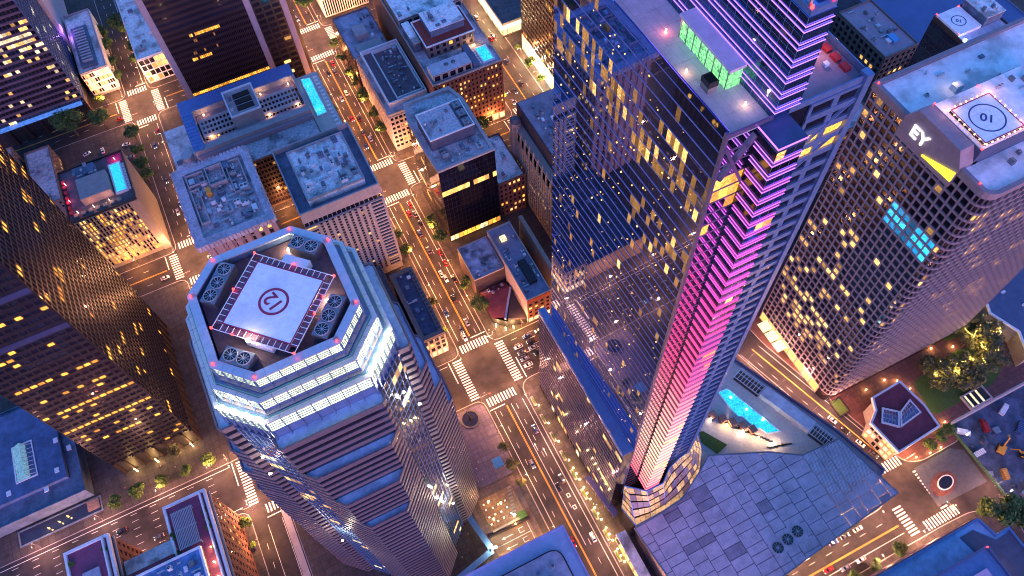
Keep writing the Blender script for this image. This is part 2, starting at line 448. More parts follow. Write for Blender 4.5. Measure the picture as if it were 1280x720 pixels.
crosswalk(184.5, 198, 26.5, 31, 'x'); crosswalk(180, 184.5, -1.5, 12.5, 'y'); crosswalk(188, 206, -2.6, 1.8, 'x'); crosswalk(199.5, 203, 2, 22, 'y')
def dashes_y(x, y0, y1, m=PAINT, w=.16, on=3.0, off=6.0):
    q = []; y = y0
    while y+on < y1: q.append(rect(x-w/2, x+w/2, y, y+on)); y += on+off
    marks('lane_marking', q, m)
def dashes_x(y, x0, x1, m=PAINT, w=.16, on=3.0, off=6.0):
    q = []; x = x0
    while x+on < x1: q.append(rect(x, x+on, y-w/2, y+w/2)); x += on+off
    marks('lane_marking', q, m)
def yellow_y(x, y0, y1): marks('centre_line', [rect(x-.32, x-.12, y0, y1), rect(x+.12, x+.32, y0, y1)], YEL)
def yellow_x(y, x0, x1): marks('centre_line', [rect(x0, x1, y-.32, y-.12), rect(x0, x1, y+.12, y+.32)], YEL)
for y0, y1 in ((177.5, 271.5), (307.5, 397.5), (435.5, 540)):
    yellow_y(48, y0, y1); dashes_y(44.2, y0, y1); dashes_y(51.8, y0, y1); marks('lane_marking', [rect(54.1, 54.3, y0, y1), rect(41.6, 41.8, y0, y1)])
    dashes_y(-69, y0, y1); dashes_y(-64.5, y0, y1); marks('lane_marking', [rect(-61.6, -61.4, y0, y1)])
    yellow_y(146, y0, y1); dashes_y(140, y0, y1); dashes_y(152, y0, y1)
yellow_y(48.5, 5, 135); dashes_y(44.3, 5, 135); dashes_y(53.0, 5, 135); marks('lane_marking', [rect(41.9, 42.1, 5, 135), rect(56.8, 57.0, 5, 135), rect(50.7, 50.9, 60, 135)])
marks('turn_arrow', [rect(51.6, 51.85, 108, 111), [(51.2, 111), (52.25, 111), (51.72, 112.4)], rect(54.2, 54.45, 104, 107), [(53.8, 107), (54.9, 107), (54.3, 108.4)]])
for yy in (82, 76): marks('bike_symbol', [rect(53.6, 55.2, yy, yy+.3), rect(53.6, 55.2, yy+1.6, yy+1.9), rect(53.6, 53.9, yy+.3, yy+1.6), rect(54.9, 55.2, yy+.3, yy+1.6)])
for y in (147.5, 151.2, 155, 158.6, 162.3, 165.6):
    dashes_x(y, -400, -82); dashes_x(y, -51, 31); dashes_x(y, 66, 128)
marks('lane_marking', [rect(-400, -82, 166.9, 167.15), rect(-51, 31, 166.9, 167.15), rect(-400, -82, 145.4, 145.65), rect(66, 128, 155.9, 156.1)])
for x0, x1 in ((-51, 31), (66, 128), (166, 300), (-400, -82)):
    dashes_x(284.7, x0, x1); dashes_x(294, x0, x1); yellow_x(289.5, x0, x1); dashes_x(412, x0, x1); dashes_x(421, x0, x1); yellow_x(416.5, x0, x1)
dashes_y(-76.8, 5, 133); marks('lane_marking', [rect(-73.9, -73.7, 20, 133), rect(-67.1, -66.9, 20, 133)])
yellow_x(5.2, 70, 178); dashes_x(9, 70, 178); marks('lane_marking', [rect(70, 178, 1.5, 1.7)])
def slant(p, q, w=.2, m=PAINT, name='lane_marking', dash=0):
    p = Vector(p); q = Vector(q); u = (q-p).normalized(); n = Vector((-u.y, u.x))*w/2; L = (q-p).length; qs = []
    segs = [(0, L)] if not dash else [(t, t+3) for t in np.arange(0, L-3, 9)]
    for a, b in segs: qs.append([p+u*a+n, p+u*a-n, p+u*b-n, p+u*b+n])
    marks(name, [[(v.x, v.y) for v in k] for k in qs], m)
slant((191.5, 35), (170.5, 106), .5, YEL, 'centre_line'); slant((187.2, 35), (166.5, 106), dash=1); slant((195.4, 35), (174.5, 106)); slant((184.6, 35), (163.8, 106), .15)
# drop-off court beside the plaza: dark paving, ramp and oval island
sheet('forecourt', [(199, 4), (226, 3), (227, 19), (222, 22.5), (201, 22.5)], .008, mat('dark_paving', (.06, .07, .10), .7, var=.25, scale=.5))
def oval(cx, cy, rx, ry, n=20, a=0): 
    return [(cx+rx*math.cos(6.2832*i/n)*math.cos(a)-ry*math.sin(6.2832*i/n)*math.sin(a), cy+rx*math.cos(6.2832*i/n)*math.sin(a)+ry*math.sin(6.2832*i/n)*math.cos(a)) for i in range(n)]
t = thing('ramp_skylight', 'dark oval skylight in a white rim on a kerbed forecourt island', 'skylight', (208, 11, 0))
MB().prism(oval(208, 11, 7.2, 4.6, a=.2), 0, .16).build('island', BRICKP, t)
MB().ring(oval(209, 11, 4.3, 2.9, a=.2), oval(209, 11, 3.8, 2.5, a=.2), .16, .8).build('rim', WHITEM, t); MB().prism(oval(209, 11, 3.78, 2.48, a=.2), .2, .7).build('glass', GDARK, t)
marks('guide_line', [rect(203, 214, 19.5, 19.75), rect(203, 203.25, 15.5, 19.5), rect(214, 221, 17.9, 18.1)])
for i in range(3): slant((222.2+i*1.2, 5-i*.2), (226-.2*i, 12), .45)

# ------------------------------------------------------------------ building pit
sheet('pit_floor', rect(PX0-1, PX1+1, PY0-1, PY1+1), -8.0, SOIL)
w = MB(); w.box(PX0-.8, PX0, PY0, PY1, -8, .1); w.box(PX0, PX1, PY1, PY1+.8, -8, .1); w.build('pit_wall', LIGHTC)['kind'] = 'structure'
rr = random.Random(3); mb = MB()
for i in range(60):
    x = rr.uniform(232, 300); y = rr.uniform(-45, 29); s = rr.uniform(.6, 2.6); h = s*rr.uniform(.3, .7); n = 7
    mb.cyl((x, y), s, s*rr.uniform(.1, .4), -8.0, -8+h, n)
mb.build('soil_heaps', SOIL, kind='stuff')['label'] = 'bluish grey soil heaps on the pit floor'
f = thing('site_fence', 'green screened hoarding with posts along the edge of the building pit', 'fence', (PX0-1.4, -20, 0))
for i in range(18):
    y = -58+i*5; MB().box(PX0-1.5, PX0-1.3, y, y+4.9, .15, 2.4).build('fence_panel', mat('green_hoarding', (.03, .10, .08), .8, var=.2), f); MB().box(PX0-1.55, PX0-1.2, y-.12, y+.02, .1, 2.7).build('post', STEEL, f)

# ------------------------------------------------------------------ the octagonal tower with the numbered helipad
CX, CY = -15.5, 106.5
def octa(h, lh, cx=CX, cy=CY):
    return [(cx+lh, cy-h), (cx+h, cy-lh), (cx+h, cy+lh), (cx+lh, cy+h), (cx-lh, cy+h), (cx-h, cy+lh), (cx-h, cy-lh), (cx-lh, cy-h)]
T = thing('octagonal_tower', 'rose granite octagonal skyscraper with glowing stepped crown and helipad marked 12', 'skyscraper', (CX, CY, 0))
MB().prism(octa(22.4, 13.2), 0, 183).build('curtain_wall', GCORN, T)
# mullions on the four glass corner faces
core = octa(22.4, 13.2)
for k in (0, 2, 4, 6):
    a_, b_ = core[k], core[k+1]
    facade(T, a_, b_, 0, 183, 7, 46, pw=.05, sw=.06, d=.25, frame=BLUEM, dark=GCORN, lit=(WARM, PALE), p=.05, fname='mullion_grid')
def wing_poly(k, rot):
    """nose of the wing for tier k, facing -y, turned by rot quarter turns about the tower centre"""
    ys = (25.4, 28.2, 31.2, 33.2); hw = (13.0, 10.4, 8.0, 5.9)
    fy, h = ys[k], hw[k]
    p = [(-14, -12), (-14, -24.4), (-h, -fy), (h, -fy), (14, -24.4), (14, -12)]
    c, s = [(1, 0), (0, 1), (-1, 0), (0, -1)][rot]
    return [(CX+x*c-y*s, CY+x*s+y*c) for x, y in p]
TIERZ = ((163, 183), (143, 163), (121, 143), (0, 121))
FH = 4.0
for rot in range(4):
    wg = bpy.data.objects.new('wing', None); COL.objects.link(wg); wg.parent = T
    for k, (z0, z1) in enumerate(TIERZ):
        poly = wing_poly(k, rot)
        MB().prism(inset(poly, .22), z0, z1-.35).build('window_band_core', GDARK, wg)
        vis = rot in (0, 1, 3)
        n = int(round((z1-z0)/FH)); fh = (z1-z0)/n
        for j in range(n):
            za = z0+fh*j
            if rot == 2 and j % 3: continue
            MB().prism(poly, za+fh*.52, za+fh-.02*(j == n-1), bottom=True).build('spandrel', GRAN, wg)
        # terrace on the step
        MB().prism(inset(poly, .5), z1-.34, z1+.06).build('terrace', mat('blue_terrace_membrane', (.34, .48, .66), .6, var=.2, scale=.6, grime=.3), wg)
        MB().ring(inset(poly, -.05), inset(poly, .4), z1-.05, z1+.65).build('terrace_parapet', GRAN, wg)
    # lit office runs
    c, s = [(1, 0), (0, 1), (-1, 0), (0, -1)][rot]
    for (xa, xb, z, fy) in ((-11, 2, 179.9, 25.4), (-2, 3, 152, 28.2), (4, 9, 175.6, 25.4)):
        if rot != 0: continue
        b = MB(); y = -fy+.45
        q = [(xa, y), (xb, y)]; q = [(CX+x*c-yy*s, CY+x*s+yy*c) for x, yy in q]
        b.face([(*q[0], z-.1), (*q[1], z-.1), (*q[1], z+.95), (*q[0], z+.95)]); b.build('lit_office_window', AMBER, wg)
# crown: three stepped rings of glowing panels
def crown_ring(h, lh, z0, z1, nl, ns, lit_h):
    cd = 2.0 if h < 18 else 1.1
    P = octa(h, lh); tr = bpy.data.objects.new('crown_tier', None); COL.objects.link(tr); tr.parent = T
    (MB().ring(inset(P, .5), inset(P, 1.6), z0, z1-.4) if h < 18 else MB().prism(inset(P, .5), z0, z1-.6)).build('tier_wall', BLUEM, tr)
    for i in range(8):
        a, b = Vector(P[i]), Vector(P[(i+1) % 8]); L = (b-a).length; u = (b-a)/L; nn = Vector((u.y, -u.x)); n = nl if L > 13 else ns
        for j in range(n):
            c = a+u*L*(j+.5)/n
            piece('light_panel', CROWN, tr, (c.x-nn.x*.3, c.y-nn.y*.3, z1-.6-lit_h/2), u, nn, L/n*.93, .3, lit_h)
            for q in (.25, .5, .75):
                piece('louvre', BLUEM, tr, (c.x-nn.x*.12, c.y-nn.y*.12, z1-.6-lit_h*q), u, nn, L/n*.95, .2, lit_h*.05)
        for j in range(n+1):
            c = a+u*L*j/n
            piece('mullion', BLUEM, tr, (c.x-nn.x*.1, c.y-nn.y*.1, (z0+z1)/2-.3), u, nn, .22, .5, z1-z0-.6)
        for j in range(n):
            c = a+u*L*(j+.5)/n
            piece('cap_panel', mat('pale_blue_cap', (.50, .54, .60), .4, .3, var=.08, scale=.8), tr, (c.x-nn.x*cd/2, c.y-nn.y*cd/2, z1-.18), u, nn, L/n*.985 if h < 18 else L/n*.97, cd, .35)
    MB().ring(P, inset(P, cd), z1-.55, z1-.38).build('coping', GALV, tr)
    return tr
crown_ring(22.3, 13.0, 183.05, 193.5, 7, 4, 4.6)
crown_ring(20.0, 11.7, 193.5, 200.0, 7, 4, 3.7)
crown_ring(17.7, 10.1, 200.0, 206.0, 7, 4, 3.2)
for (h, lh, z) in ((22.0, 12.8, 193.45), (19.7, 11.4, 200.0)):
    MB().prism(octa(h-1.8, lh-1.1), z-.25, z-.1).build('ledge_deck', LIGHTC, T)
    for dz in (.5, .95):
        P = octa(h-.7, lh-.4); MB().ring(P, inset(P, .1), z+dz, z+dz+.09).build('guard_rail', TEAL, T)
MB().prism(octa(15.6, 8.9), 203.0, 203.4).build('roof', mat('plum_roof_deck', (.12, .07, .09), .8, var=.3, scale=.6), T)
# helipad deck on the roof: slabs, red border, net frame, number
HC = (-15.4, 105.0); HZ = 207.2
h45 = math.sqrt(.5); hu = (h45, h45); hv = (-h45, h45)
def hp(a, b): return (HC[0]+hu[0]*a+hv[0]*b, HC[1]+hu[1]*a+hv[1]*b)
S_ = 8.7
MB().prism([hp(-S_+.4, -S_+.4), hp(S_-.4, -S_+.4), hp(S_-.4, S_-.4), hp(-S_+.4, S_-.4)], 203.4, HZ-.4).build('helipad_support', DARKW, T)
for i in range(3):
    for j in range(4):
        piece('helipad_slab', PADW, T, (*hp((i-1)*S_*2/3*.985, (j-1.5)*S_*2/4*.985), HZ-.2), hu, hv, S_*2/3*.98, S_*2/4*.98, .4)
P = [hp(-S_, -S_), hp(S_, -S_), hp(S_, S_), hp(-S_, S_)]
MB().ring(P, inset(P, .32), HZ+.005, HZ+.03).build('pad_border', MAROON, T)
MB().ring([hp(3.55*math.cos(6.2832*i/40), 3.55*math.sin(6.2832*i/40)) for i in range(40)], [hp(2.95*math.cos(6.2832*i/40), 2.95*math.sin(6.2832*i/40)) for i in range(40)], HZ+.005, HZ+.03).build('pad_circle', MAROON, T)
o = put('pad_number', text_mesh('12', 4.6, MAROON, .01), T, local=True); o.location = (HC[0]-CX, HC[1]-CY, HZ+.03); o.rotation_euler = (0, 0, math.radians(105))
nf = MB()
for k in range(4):
    a = [(-S_, -S_), (S_, -S_), (S_, S_), (-S_, S_)][k]; b = [(S_, -S_), (S_, S_), (-S_, S_), (-S_, -S_)][k]
    ux, uy = (b[0]-a[0])/(2*S_), (b[1]-a[1])/(2*S_); nx, ny = uy, -ux
    for j in range(12):
        p = (a[0]+ux*(j+.2)*2*S_/11.6, a[1]+uy*(j+.2)*2*S_/11.6)
        nf.tube((*hp(*p), HZ-.15), (*hp(p[0]+nx*1.7, p[1]+ny*1.7), HZ-.1), .09)
    nf.tube((*hp(a[0]-ux*1.7+nx*1.7, a[1]-uy*1.7+ny*1.7), HZ-.1), (*hp(b[0]+ux*1.7+nx*1.7, b[1]+uy*1.7+ny*1.7), HZ-.1), .1)
    MB().prism([hp(*a), hp(*b), hp(b[0]+nx*1.6, b[1]+ny*1.6), hp(a[0]+nx*1.6, a[1]+ny*1.6)][::-1], HZ-.55, HZ-.45).build('safety_net', mat('net_mesh', (.20, .09, .13), .9), T)
nf.build('net_frame', WHITEM, T)
bm_ = MB().cyl((0, 0), .28, .2, 0, .5, 8).mesh('beacon', REDL)
for a, b in ((-S_-1.7, -S_-1.7), (-S_-1.7, 0), (-S_-1.7, S_+1.7), (0, S_+1.7), (S_+1.7, S_+1.7), (S_+1.7, 0), (S_+1.7, -S_-1.7), (0, -S_-1.7), (4.5, -S_-1.7), (-S_-1.7, 5)):
    o = put('beacon', bm_, T, local=True); p = hp(a, b); o.location = (p[0]-CX, p[1]-CY, HZ)
for i in range(8):
    p = octa(16.9, 9.6)[i]; o = put('beacon', bm_, T, local=True); o.location = (p[0]-CX, p[1]-CY, 206)
# cooling towers with fans at the four diagonals of the roof
for grp in (((-23.3, 119.3), (-25.7, 116.4), (-28.1, 113.8)), ((-5.3, 118.5), (-2.8, 115.9)), ((-2.9, 98.9), (-5.4, 96.2), (-7.9, 93.6)), ((-28.2, 97.0), (-25.8, 94.7))):
    a, b = Vector(grp[0]), Vector(grp[-1]); u = (b-a).normalized(); n = Vector((-u.y, u.x)); c = (a+b)/2; L = (b-a).length+3.7
    MB().obox(c-n*1.9, u, n, L, 3.8, 203.4, 206.4).build('cooling_tower', STEEL, T)
    for q in grp:
        f = put('fan', FAN, T, local=True); f.location = (q[0]-CX, q[1]-CY, 206.42); f.scale = (1.65, 1.65, 1.3)
for (x, y, rz) in ((-22.0, 96.5, .78), (-8.5, 112.5, .78)):
    b = MB(); u = (math.cos(-.78), math.sin(-.78)); n = (math.cos(.78), math.sin(.78)); b.obox((x, y), u, n, 6.5, 2.6, 204, 206.6); b.build('stair_hood', WHITEM, T)
flood = MB().box(-.35, .35, -.2, .2, 0, .5).mesh('floodlight', LAMPC)
def floodlight(x, y, z, e, col=(1, .82, .6), T=T, sz=.5):
    o = put('floodlight', flood, T, local=True); o.location = (x-T.location.x, y-T.location.y, z)
    l = bpy.data.lights.new('flood', 'POINT'); l.energy = e*LK; l.color = col; l.shadow_soft_size = sz
    q = bpy.data.objects.new('flood', l); COL.objects.link(q); q.parent = T; q.location = (x-T.location.x, y-T.location.y, z+.9)
# floodlights on the ledges of the SW and NW corner faces
for i in range(4):
    t_ = (i+.5)/4
    a, b = octa(21.6, 12.6)[0], octa(21.6, 12.6)[1]; floodlight(a[0]+(b[0]-a[0])*t_, a[1]+(b[1]-a[1])*t_, 193.5, 130, (1, .80, .5))
    a, b = octa(21.6, 12.6)[7], octa(21.6, 12.6)[6]; floodlight(a[0]+(b[0]-a[0])*t_, a[1]+(b[1]-a[1])*t_, 193.5, 130, (1, .80, .5))
for i in range(2):
    a, b = octa(25.0, 15.4)[0], octa(25.0, 15.4)[1]; floodlight(a[0]+(b[0]-a[0])*(.35+.3*i), a[1]+(b[1]-a[1])*(.35+.3*i), 176-18*i, 350)
    a, b = octa(25.0, 15.4)[7], octa(25.0, 15.4)[6]; floodlight(a[0]+(b[0]-a[0])*(.35+.3*i), a[1]+(b[1]-a[1])*(.35+.3*i), 176-18*i, 350)
a, b = octa(25.0, 15.4)[0], octa(25.0, 15.4)[1]; floodlight((a[0]+b[0])/2, (a[1]+b[1])/2, 60, 1300)
a, b = octa(25.0, 15.4)[7], octa(25.0, 15.4)[6]; floodlight((a[0]+b[0])/2, (a[1]+b[1])/2, 80, 1300)
floodlight(-23.5, 98, 206.8, 250); floodlight(-7.0, 111, 205, 250, (1, .5, .3)); floodlight(-4.5, 101.5, 204, 250); floodlight(-8, 119, 204, 200, (1, .7, .3))

# ------------------------------------------------------------------ the glass tower with neon chevrons, podium, canopy, pool
W = thing('glass_tower', 'tall blue mirror glass skyscraper with pink and violet neon chevrons up its west face', 'skyscraper', (88, 96, 0))
X0, X1, Y0, Y1, ZT = 72.0, 103.0, 69.0, 131.0, 252.0
nwall = [(72.0, Y0), (X1, Y0), (X1, Y1), (70.3, Y1)]
MB().prism(inset(nwall, .1), 0, ZT).build('core_wall', GDARK, W)
# N face: floor after floor of mirror panes between thin fins
NB, NA = (72.0, Y0), (70.3, Y1)
def wg_lit(i, j, r):
    q = r.random()
    if j in (56, 57, 58, 59): return (1 if q < .06 else 2 if q < .36 else 0)
    if j in (49, 50, 51, 52) and i > 26: return 1 if q < .07 else 2 if q < .35 else 0
    return 1 if q < .006 else 2 if q < .03 else 0
facade(W, NA, NB, 2, ZT, 44, 63, pw=.03, sw=.045, d=.05, sd=.2, frame=mat('pale_fin', (.26, .26, .46), .35, .3, var=.05), vframe=BLUEM, dark=GBLUE, lit=(WARM, DIMW), indiv=300, litfn=wg_lit, litO=(WARMO, DIMWO), fname='floor_fins', pname='mirror_pane')
# glowing dots added in front of the panes as sparkle, standing for room lamps
r8 = random.Random(21); lm = MB()
for i in range(300):
    t_ = r8.random(); zf = int(2+(r8.random()**.6)*60); z_ = 2+zf*(ZT-2)/63+r8.uniform(1.2, 3.2); x_ = 70.3+(72-70.3)*t_-.16; y_ = Y1+(Y0-Y1)*t_
    s_ = r8.uniform(.08, .2); lm.face([(x_, y_+s_, z_-s_), (x_, y_-s_, z_-s_), (x_, y_-s_, z_+s_), (x_, y_+s_, z_+s_)])
lm.build('room_lamps', glow('room_lamp', (1, .50, .12), 4.5, var=.8), W, kind='stuff')
# W face outside the bay: spandrels with glass between
facade(W, (72.0, Y0), (79.0, Y0), 26, ZT, 3, 57, pw=.03, sw=.15, d=.06, sd=.12, frame=VIOM, dark=glass('clear_mirror', (.7, .7, .8), .015, 1.0), lit=(WARM,), litfn=lambda i, j, r: 1 if (j in (53, 51, 52, 49) and r.random() < .8) else 0, indiv=150, litO=(AMBERO,), fname='spandrel_frame', pname='window_pane')
facade(W, (90.5, Y0), (X1, Y0), 26, ZT, 2, 50, pw=.22, sw=.38, d=.35, sd=.5, frame=BLUEM, dark=GDARK, lit=(AMBER,), litfn=lambda i, j, r: 1 if (j in (46, 47) and r.random() < .95) else 0, fname='blue_frame', pname='window_pane')
# diagonal braces at the corners
for (p, q) in (((72.2, 250), (79, 236)), ((79, 250), (73, 240))):
    MB().tube((p[0], Y0-.4, p[1]), (q[0], Y0-.4, q[1]), .45, n=4).build('brace', VIOM, W)
for z in (244, 236): MB().tube((X1-10, Y0-.4, z-4), (X1-1, Y0-.4, z+4), .4, n=4).build('brace', BLUEM, W)
MB().box(X1-1.2, X1+.4, Y0-1.0, Y0+1, 20, ZT+2.2).build('corner_fin', BLUEM, W)
MB().box(71.6, 72.2, Y0-.5, Y0+.3, 20, ZT+2).build('corner_fin', VIOM, W)
# protruding bay with neon at every floor
BX0, BX1, BY = 79.0, 85.2, 62.8
ZB = 275.5
MB().box(BX0, BX1, BY, Y0-.1, 30, ZT-1).build('bay_core', GDARK, W); MB().box(BX0-.1, BX1+.1, BY-.1, Y0-.1, ZT-1, ZT+.3).build('bay_cap', mat('bay_cap_metal', (.04, .07, .16), .4, .3), W)
CY0, CX0, CX1 = 68.9, 82.0, 87.4
MB().box(CX0, CX1, CY0, 124.0, ZT+.01, ZB).build('crown_core', GBLUE, W)
def neon_col(z):
    keys = ((30, (1.0, .12, .18)), (48, (1.0, .30, .24)), (80, (1.0, .50, .32)), (115, (1.0, .28, .26)), (145, (1.0, .08, .20)), (185, (1.0, .06, .32)), (225, (.80, .12, .75)), (255, (.45, .20, 1.0)), (280, (.42, .24, 1.0)))
    for (z0, c0), (z1, c1) in zip(keys, keys[1:]):
        if z0 <= z <= z1:
            t_ = (z-z0)/(z1-z0); return tuple(a*(1-t_)+b*t_ for a, b in zip(c0, c1))
    return keys[-1][1]
def neon_mat(z):
    k = int(z//12); return glow('neon_%d' % k, neon_col(k*12+6), 3.4 if z < 150 else 2.7 if z < 215 else 2.2)
z = 34.0
while z < ZT-1.5:
    bd = MB().box(BX0-.12, BX1, BY-.12, Y0-.55, z, z+1.25).build('chevron_band', mat('deep_violet_metal', (.12, .08, .22), .4, .4), W)
    for dz in (.02, 1.13):
        m = MB(); m.box(BX0-.3, BX0-.14, BY-.14, Y0-.6, z+dz, z+dz+.13); m.box(BX0-.3, BX1, BY-.3, BY-.141, z+dz, z+dz+.13)
        m.build('neon_strip', neon_mat(z), bd)
    z += 3.95
m = MB(); m.box(BX0-.35, BX0-.11, BY-.11, Y0-.3, ZT+.1, ZT+.3); m.box(BX0-.35, BX1, BY-.35, BY-.111, ZT+.1, ZT+.3); m.build('neon_strip', neon_mat(250), W)
for i in range(6):
    z = 253.9+i*3.75
    for dz in (0, 1.15):
        m = MB(); m.box(CX0-.26, CX0-.1, CY0-.1, 124.0, z+dz, z+dz+.11); m.box(CX0-.26, CX1, CY0-.26, CY0-.101, z+dz, z+dz+.11)
        m.build('neon_strip', neon_mat(260), W)
facade(W, (CX0, 124), (CX0, CY0), ZT+.1, ZB, 24, 6, pw=.05, sw=.04, d=.08, frame=BLUEM, dark=glass('crown_glass', (.06, .11, .24), .05, .8), fname='crown_mullions', pname='crown_pane')
facade(W, (BX0, BY), (BX1, BY), 30, ZT, 3, 55, pw=.06, sw=.0, d=.06, frame=VIOM, dark=GBLUE, lit=(WARM,), p=.08, fname='bay_mullions')
MB().ring(rect(CX0+.2, CX1-.2, CY0+.2, 123.8), rect(CX0+1.0, CX1-1.0, CY0+1.0, 122.6), ZB, ZB+1.2).build('crown_rim', BLUEM, W)
b = MB()
for x, y in ((82.6, 70), (86.8, 70), (82.6, 76), (86.8, 76)): b.tube((x, y, ZB), (84.7, 74, ZB+16), .4, .15)
for zz in (6, 14): 
    k = 1-zz/34
    for p, q in (((-4.5, -4), (4.5, -4)), ((4.5, -4), (4.5, 4)), ((4.5, 4), (-4.5, 4)), ((-4.5, 4), (-4.5, -4))): b.tube((84.7+p[0]*k*.4, 73+p[1]*k*.7, ZB+zz), (84.7+q[0]*k*.4, 73+q[1]*k*.7, ZB+zz), .2)
b.build('spire_frame', STEEL, W)
for x, y in ((82.6, 69.6), (86.9, 69.6)):
    o = put('beacon', bm_, W, local=True); o.location = (x-88, y-96, ZB+1.2); o.scale = (1.1, 1.1, 1.1)
# north roof terrace
for i in range(6):
    for j in range(11):
        piece('terrace_slab', mat('warm_slab', (.50, .44, .46), .7, var=.15), W, (72.9+i*1.65, 71.2+j*5.0, ZT+.12), (1, 0), (0, 1), 1.62, 4.95, .2)
for a, b_, c, d_ in ((71.0, 71.25, Y0-.05, Y1),): 
    pr = MB().hexa([(72.0-.1, Y0, ZT), (72.3, Y0, ZT), (70.6, Y1, ZT), (70.2, Y1, ZT)], [(71.9, Y0, ZT+2.4), (72.3, Y0, ZT+2.4), (70.6, Y1, ZT+2.4), (70.2, Y1, ZT+2.4)])
    pr.build('glass_parapet', GBLUE, W)
MB().box(71.9, 82, Y0-.2, Y0+.15, ZT, ZT+1.3).build('parapet', VIOM, W)
GR = glow('green_lit_glass', (.25, .85, .30), 1.1, var=.5)
gb = bpy.data.objects.new('terrace_pavilion', None); COL.objects.link(gb); gb.parent = W
MB().box(78.6, 81.6, 79, 95, ZT+.22, ZT+4.9).build('glazed_wall', GR, gb)
MB().box(78.2, 81.8, 78.5, 95.5, ZT+4.9, ZT+5.6).build('flat_roof', mat('lavender_roof', (.50, .46, .58), .7, var=.12), gb)
for i in range(8): MB().box(78.45, 78.6, 79.1+i*2.25, 79.25+i*2.25, ZT+.2, ZT+4.9).build('mullion', STEEL, gb)
fp = bpy.data.objects.new('fire_pit', None); COL.objects.link(fp); fp.parent = W
MB().box(75.0, 77.0, 79.6, 82.0, ZT+.2, ZT+1.6).build('plinth', CREAM, fp)
b = MB()
for i in range(6): b.box(75.0+i*.39, 75.07+i*.39, 79.6, 82.0, ZT+1.6, ZT+2.9)
b.box(74.9, 77.1, 79.5, 79.6, ZT+1.6, ZT+3.0); b.box(74.9, 77.1, 82.0, 82.1, ZT+1.6, ZT+3.0); b.build('cage', BLACKM, fp)
def plamp(T, x, y, z, e, col=(1, .6, .3), sz=.3):
    l = bpy.data.lights.new('lamp_light', 'POINT'); l.energy = e*LK; l.color = col; l.shadow_soft_size = sz
    q = bpy.data.objects.new('lamp_light', l); COL.objects.link(q); q.parent = T; q.location = (x-T.location.x, y-T.location.y, z-T.location.z)
for (x, y, e, c) in ((74.5, 86, 22, (1, .6, .3)), (76.8, 97, 30, (1, .12, .15)), (79.5, 74, 22, (1, .65, .3))): 
    MB().box(x-.12, x+.12, y-.12, y+.12, ZT+.2, ZT+1.2).build('bollard_lamp', glow('terrace_lamp', (1, .6, .3), 12), W); plamp(W, x, y, ZT+1.7, e, c)
# south terrace with red seats
MB().box(85.5, X1-.1, Y0+.1, 100, ZT+.02, ZT+.2).build('bar_terrace', mat('bar_deck', (.30, .20, .26), .7), W)
MB().box(85.5, X1+.2, Y0-.2, Y0+.1, ZT, ZT+1.6).build('parapet', BLUEM, W); MB().box(X1, X1+.25, Y0, 110, ZT, ZT+1.8).build('parapet', BLUEM, W)
for i in range(9):
    MB().box(100.5, 101.8, 72+i*2.8, 74+i*2.8, ZT+.2, ZT+1.0).build('banquette', mat('red_cloth', (.35, .02, .03), .8), W)
    if i % 2: MB().box(98, 99, 72+i*2.8, 73+i*2.8, ZT+.2, ZT+.9).build('bar_table', WHITEM, W)
plamp(W, 99, 78, ZT+3, 80, (1, .4, .3)); plamp(W, 99, 90, ZT+3, 60, (1, .5, .4))
# lower annex in front of the N face with its blue roof edge
A_ = thing('annex_block', 'lower glass annex with blue roof edge running along foot of mirror tower', 'building', (68, 100, 0))
annex = [(67.2, Y0-.6), (71.6, Y0-.6), (69.8, Y1+5), (67.2, Y1+5)]
MB().prism(annex, 0, 80.0).build('wall', GDARK, A_)
facade(A_, (67.2, Y1+5), (67.2, Y0-.6), 6, 79.0, 30, 18, pw=.03, sw=.10, d=.14, sd=.25, frame=VIOM, vframe=BLACKM, dark=GTOWER, lit=(WARM,), p=.05, indiv=120, litO=(WARMO,), fname='floor_fins', pname='mirror_pane')
facade(A_, (67.2, Y1+5), (67.2, Y0-.6), .3, 6, 22, 1, pw=.12, sw=.1, d=.3, frame=BLACKM, dark=GDARK, lit=(SHOP, WARM), p=.8, pname='shop_window')
MB().prism(inset(annex, -.15), 80.0, 80.9).build('roof_edge', BLUEM, A_)
MB().box(66.9, 67.2, Y0-.6, Y1+5, 78.2, 80.0).build('roof_fascia', mat('bright_blue_metal', (.10, .25, .60), .35, .3), A_)
# entrance awning and curved glass skirt
aw = thing('entrance_awning', 'long lavender metal awning over the pavement beside the glass annex', 'awning', (65, 75, 0))
MB().hexa([(63.4, 85.3, 7.6), (66.0, 84.6, 8.0), (69.2, 64.8, 8.0), (66.4, 63.2, 7.6)][::-1], [(63.4, 85.3, 8.0), (66.0, 84.6, 8.4), (69.2, 64.8, 8.4), (66.4, 63.2, 8.0)][::-1]).build('roof_slab', VIOM, aw)
for x, y in ((64.2, 84), (65.2, 77), (66.1, 70.5), (67, 65)): MB().tube((x, y, .1), (x, y, 7.7), .12).build('post', STEEL, aw)
SKG = glow('skirt_glow', (1, .55, .28), .8, var=.4, ob=True); SKV = glow('dim_skirt_glass', (.55, .30, .42), .35, var=.4, ob=True)
sk = thing('glass_skirt', 'curved amber lit glass skirt roof flaring out from the neon tower base', 'glass roof', (85, 62, 0))
inner = [(71.8, 68.0), (72.6, 67.2), (79.0, 61.9), (86.5, 61.8), (92, 66), (98, 67.8), (103, 68.5), (104.5, 72), (104.8, 78)]
outer = [(68.2, 62.4), (69.7, 53.3), (77, 53.3), (84.5, 53.6), (92, 54.3), (99, 56.8), (106, 60.8), (112, 68.5), (115.5, 78)]
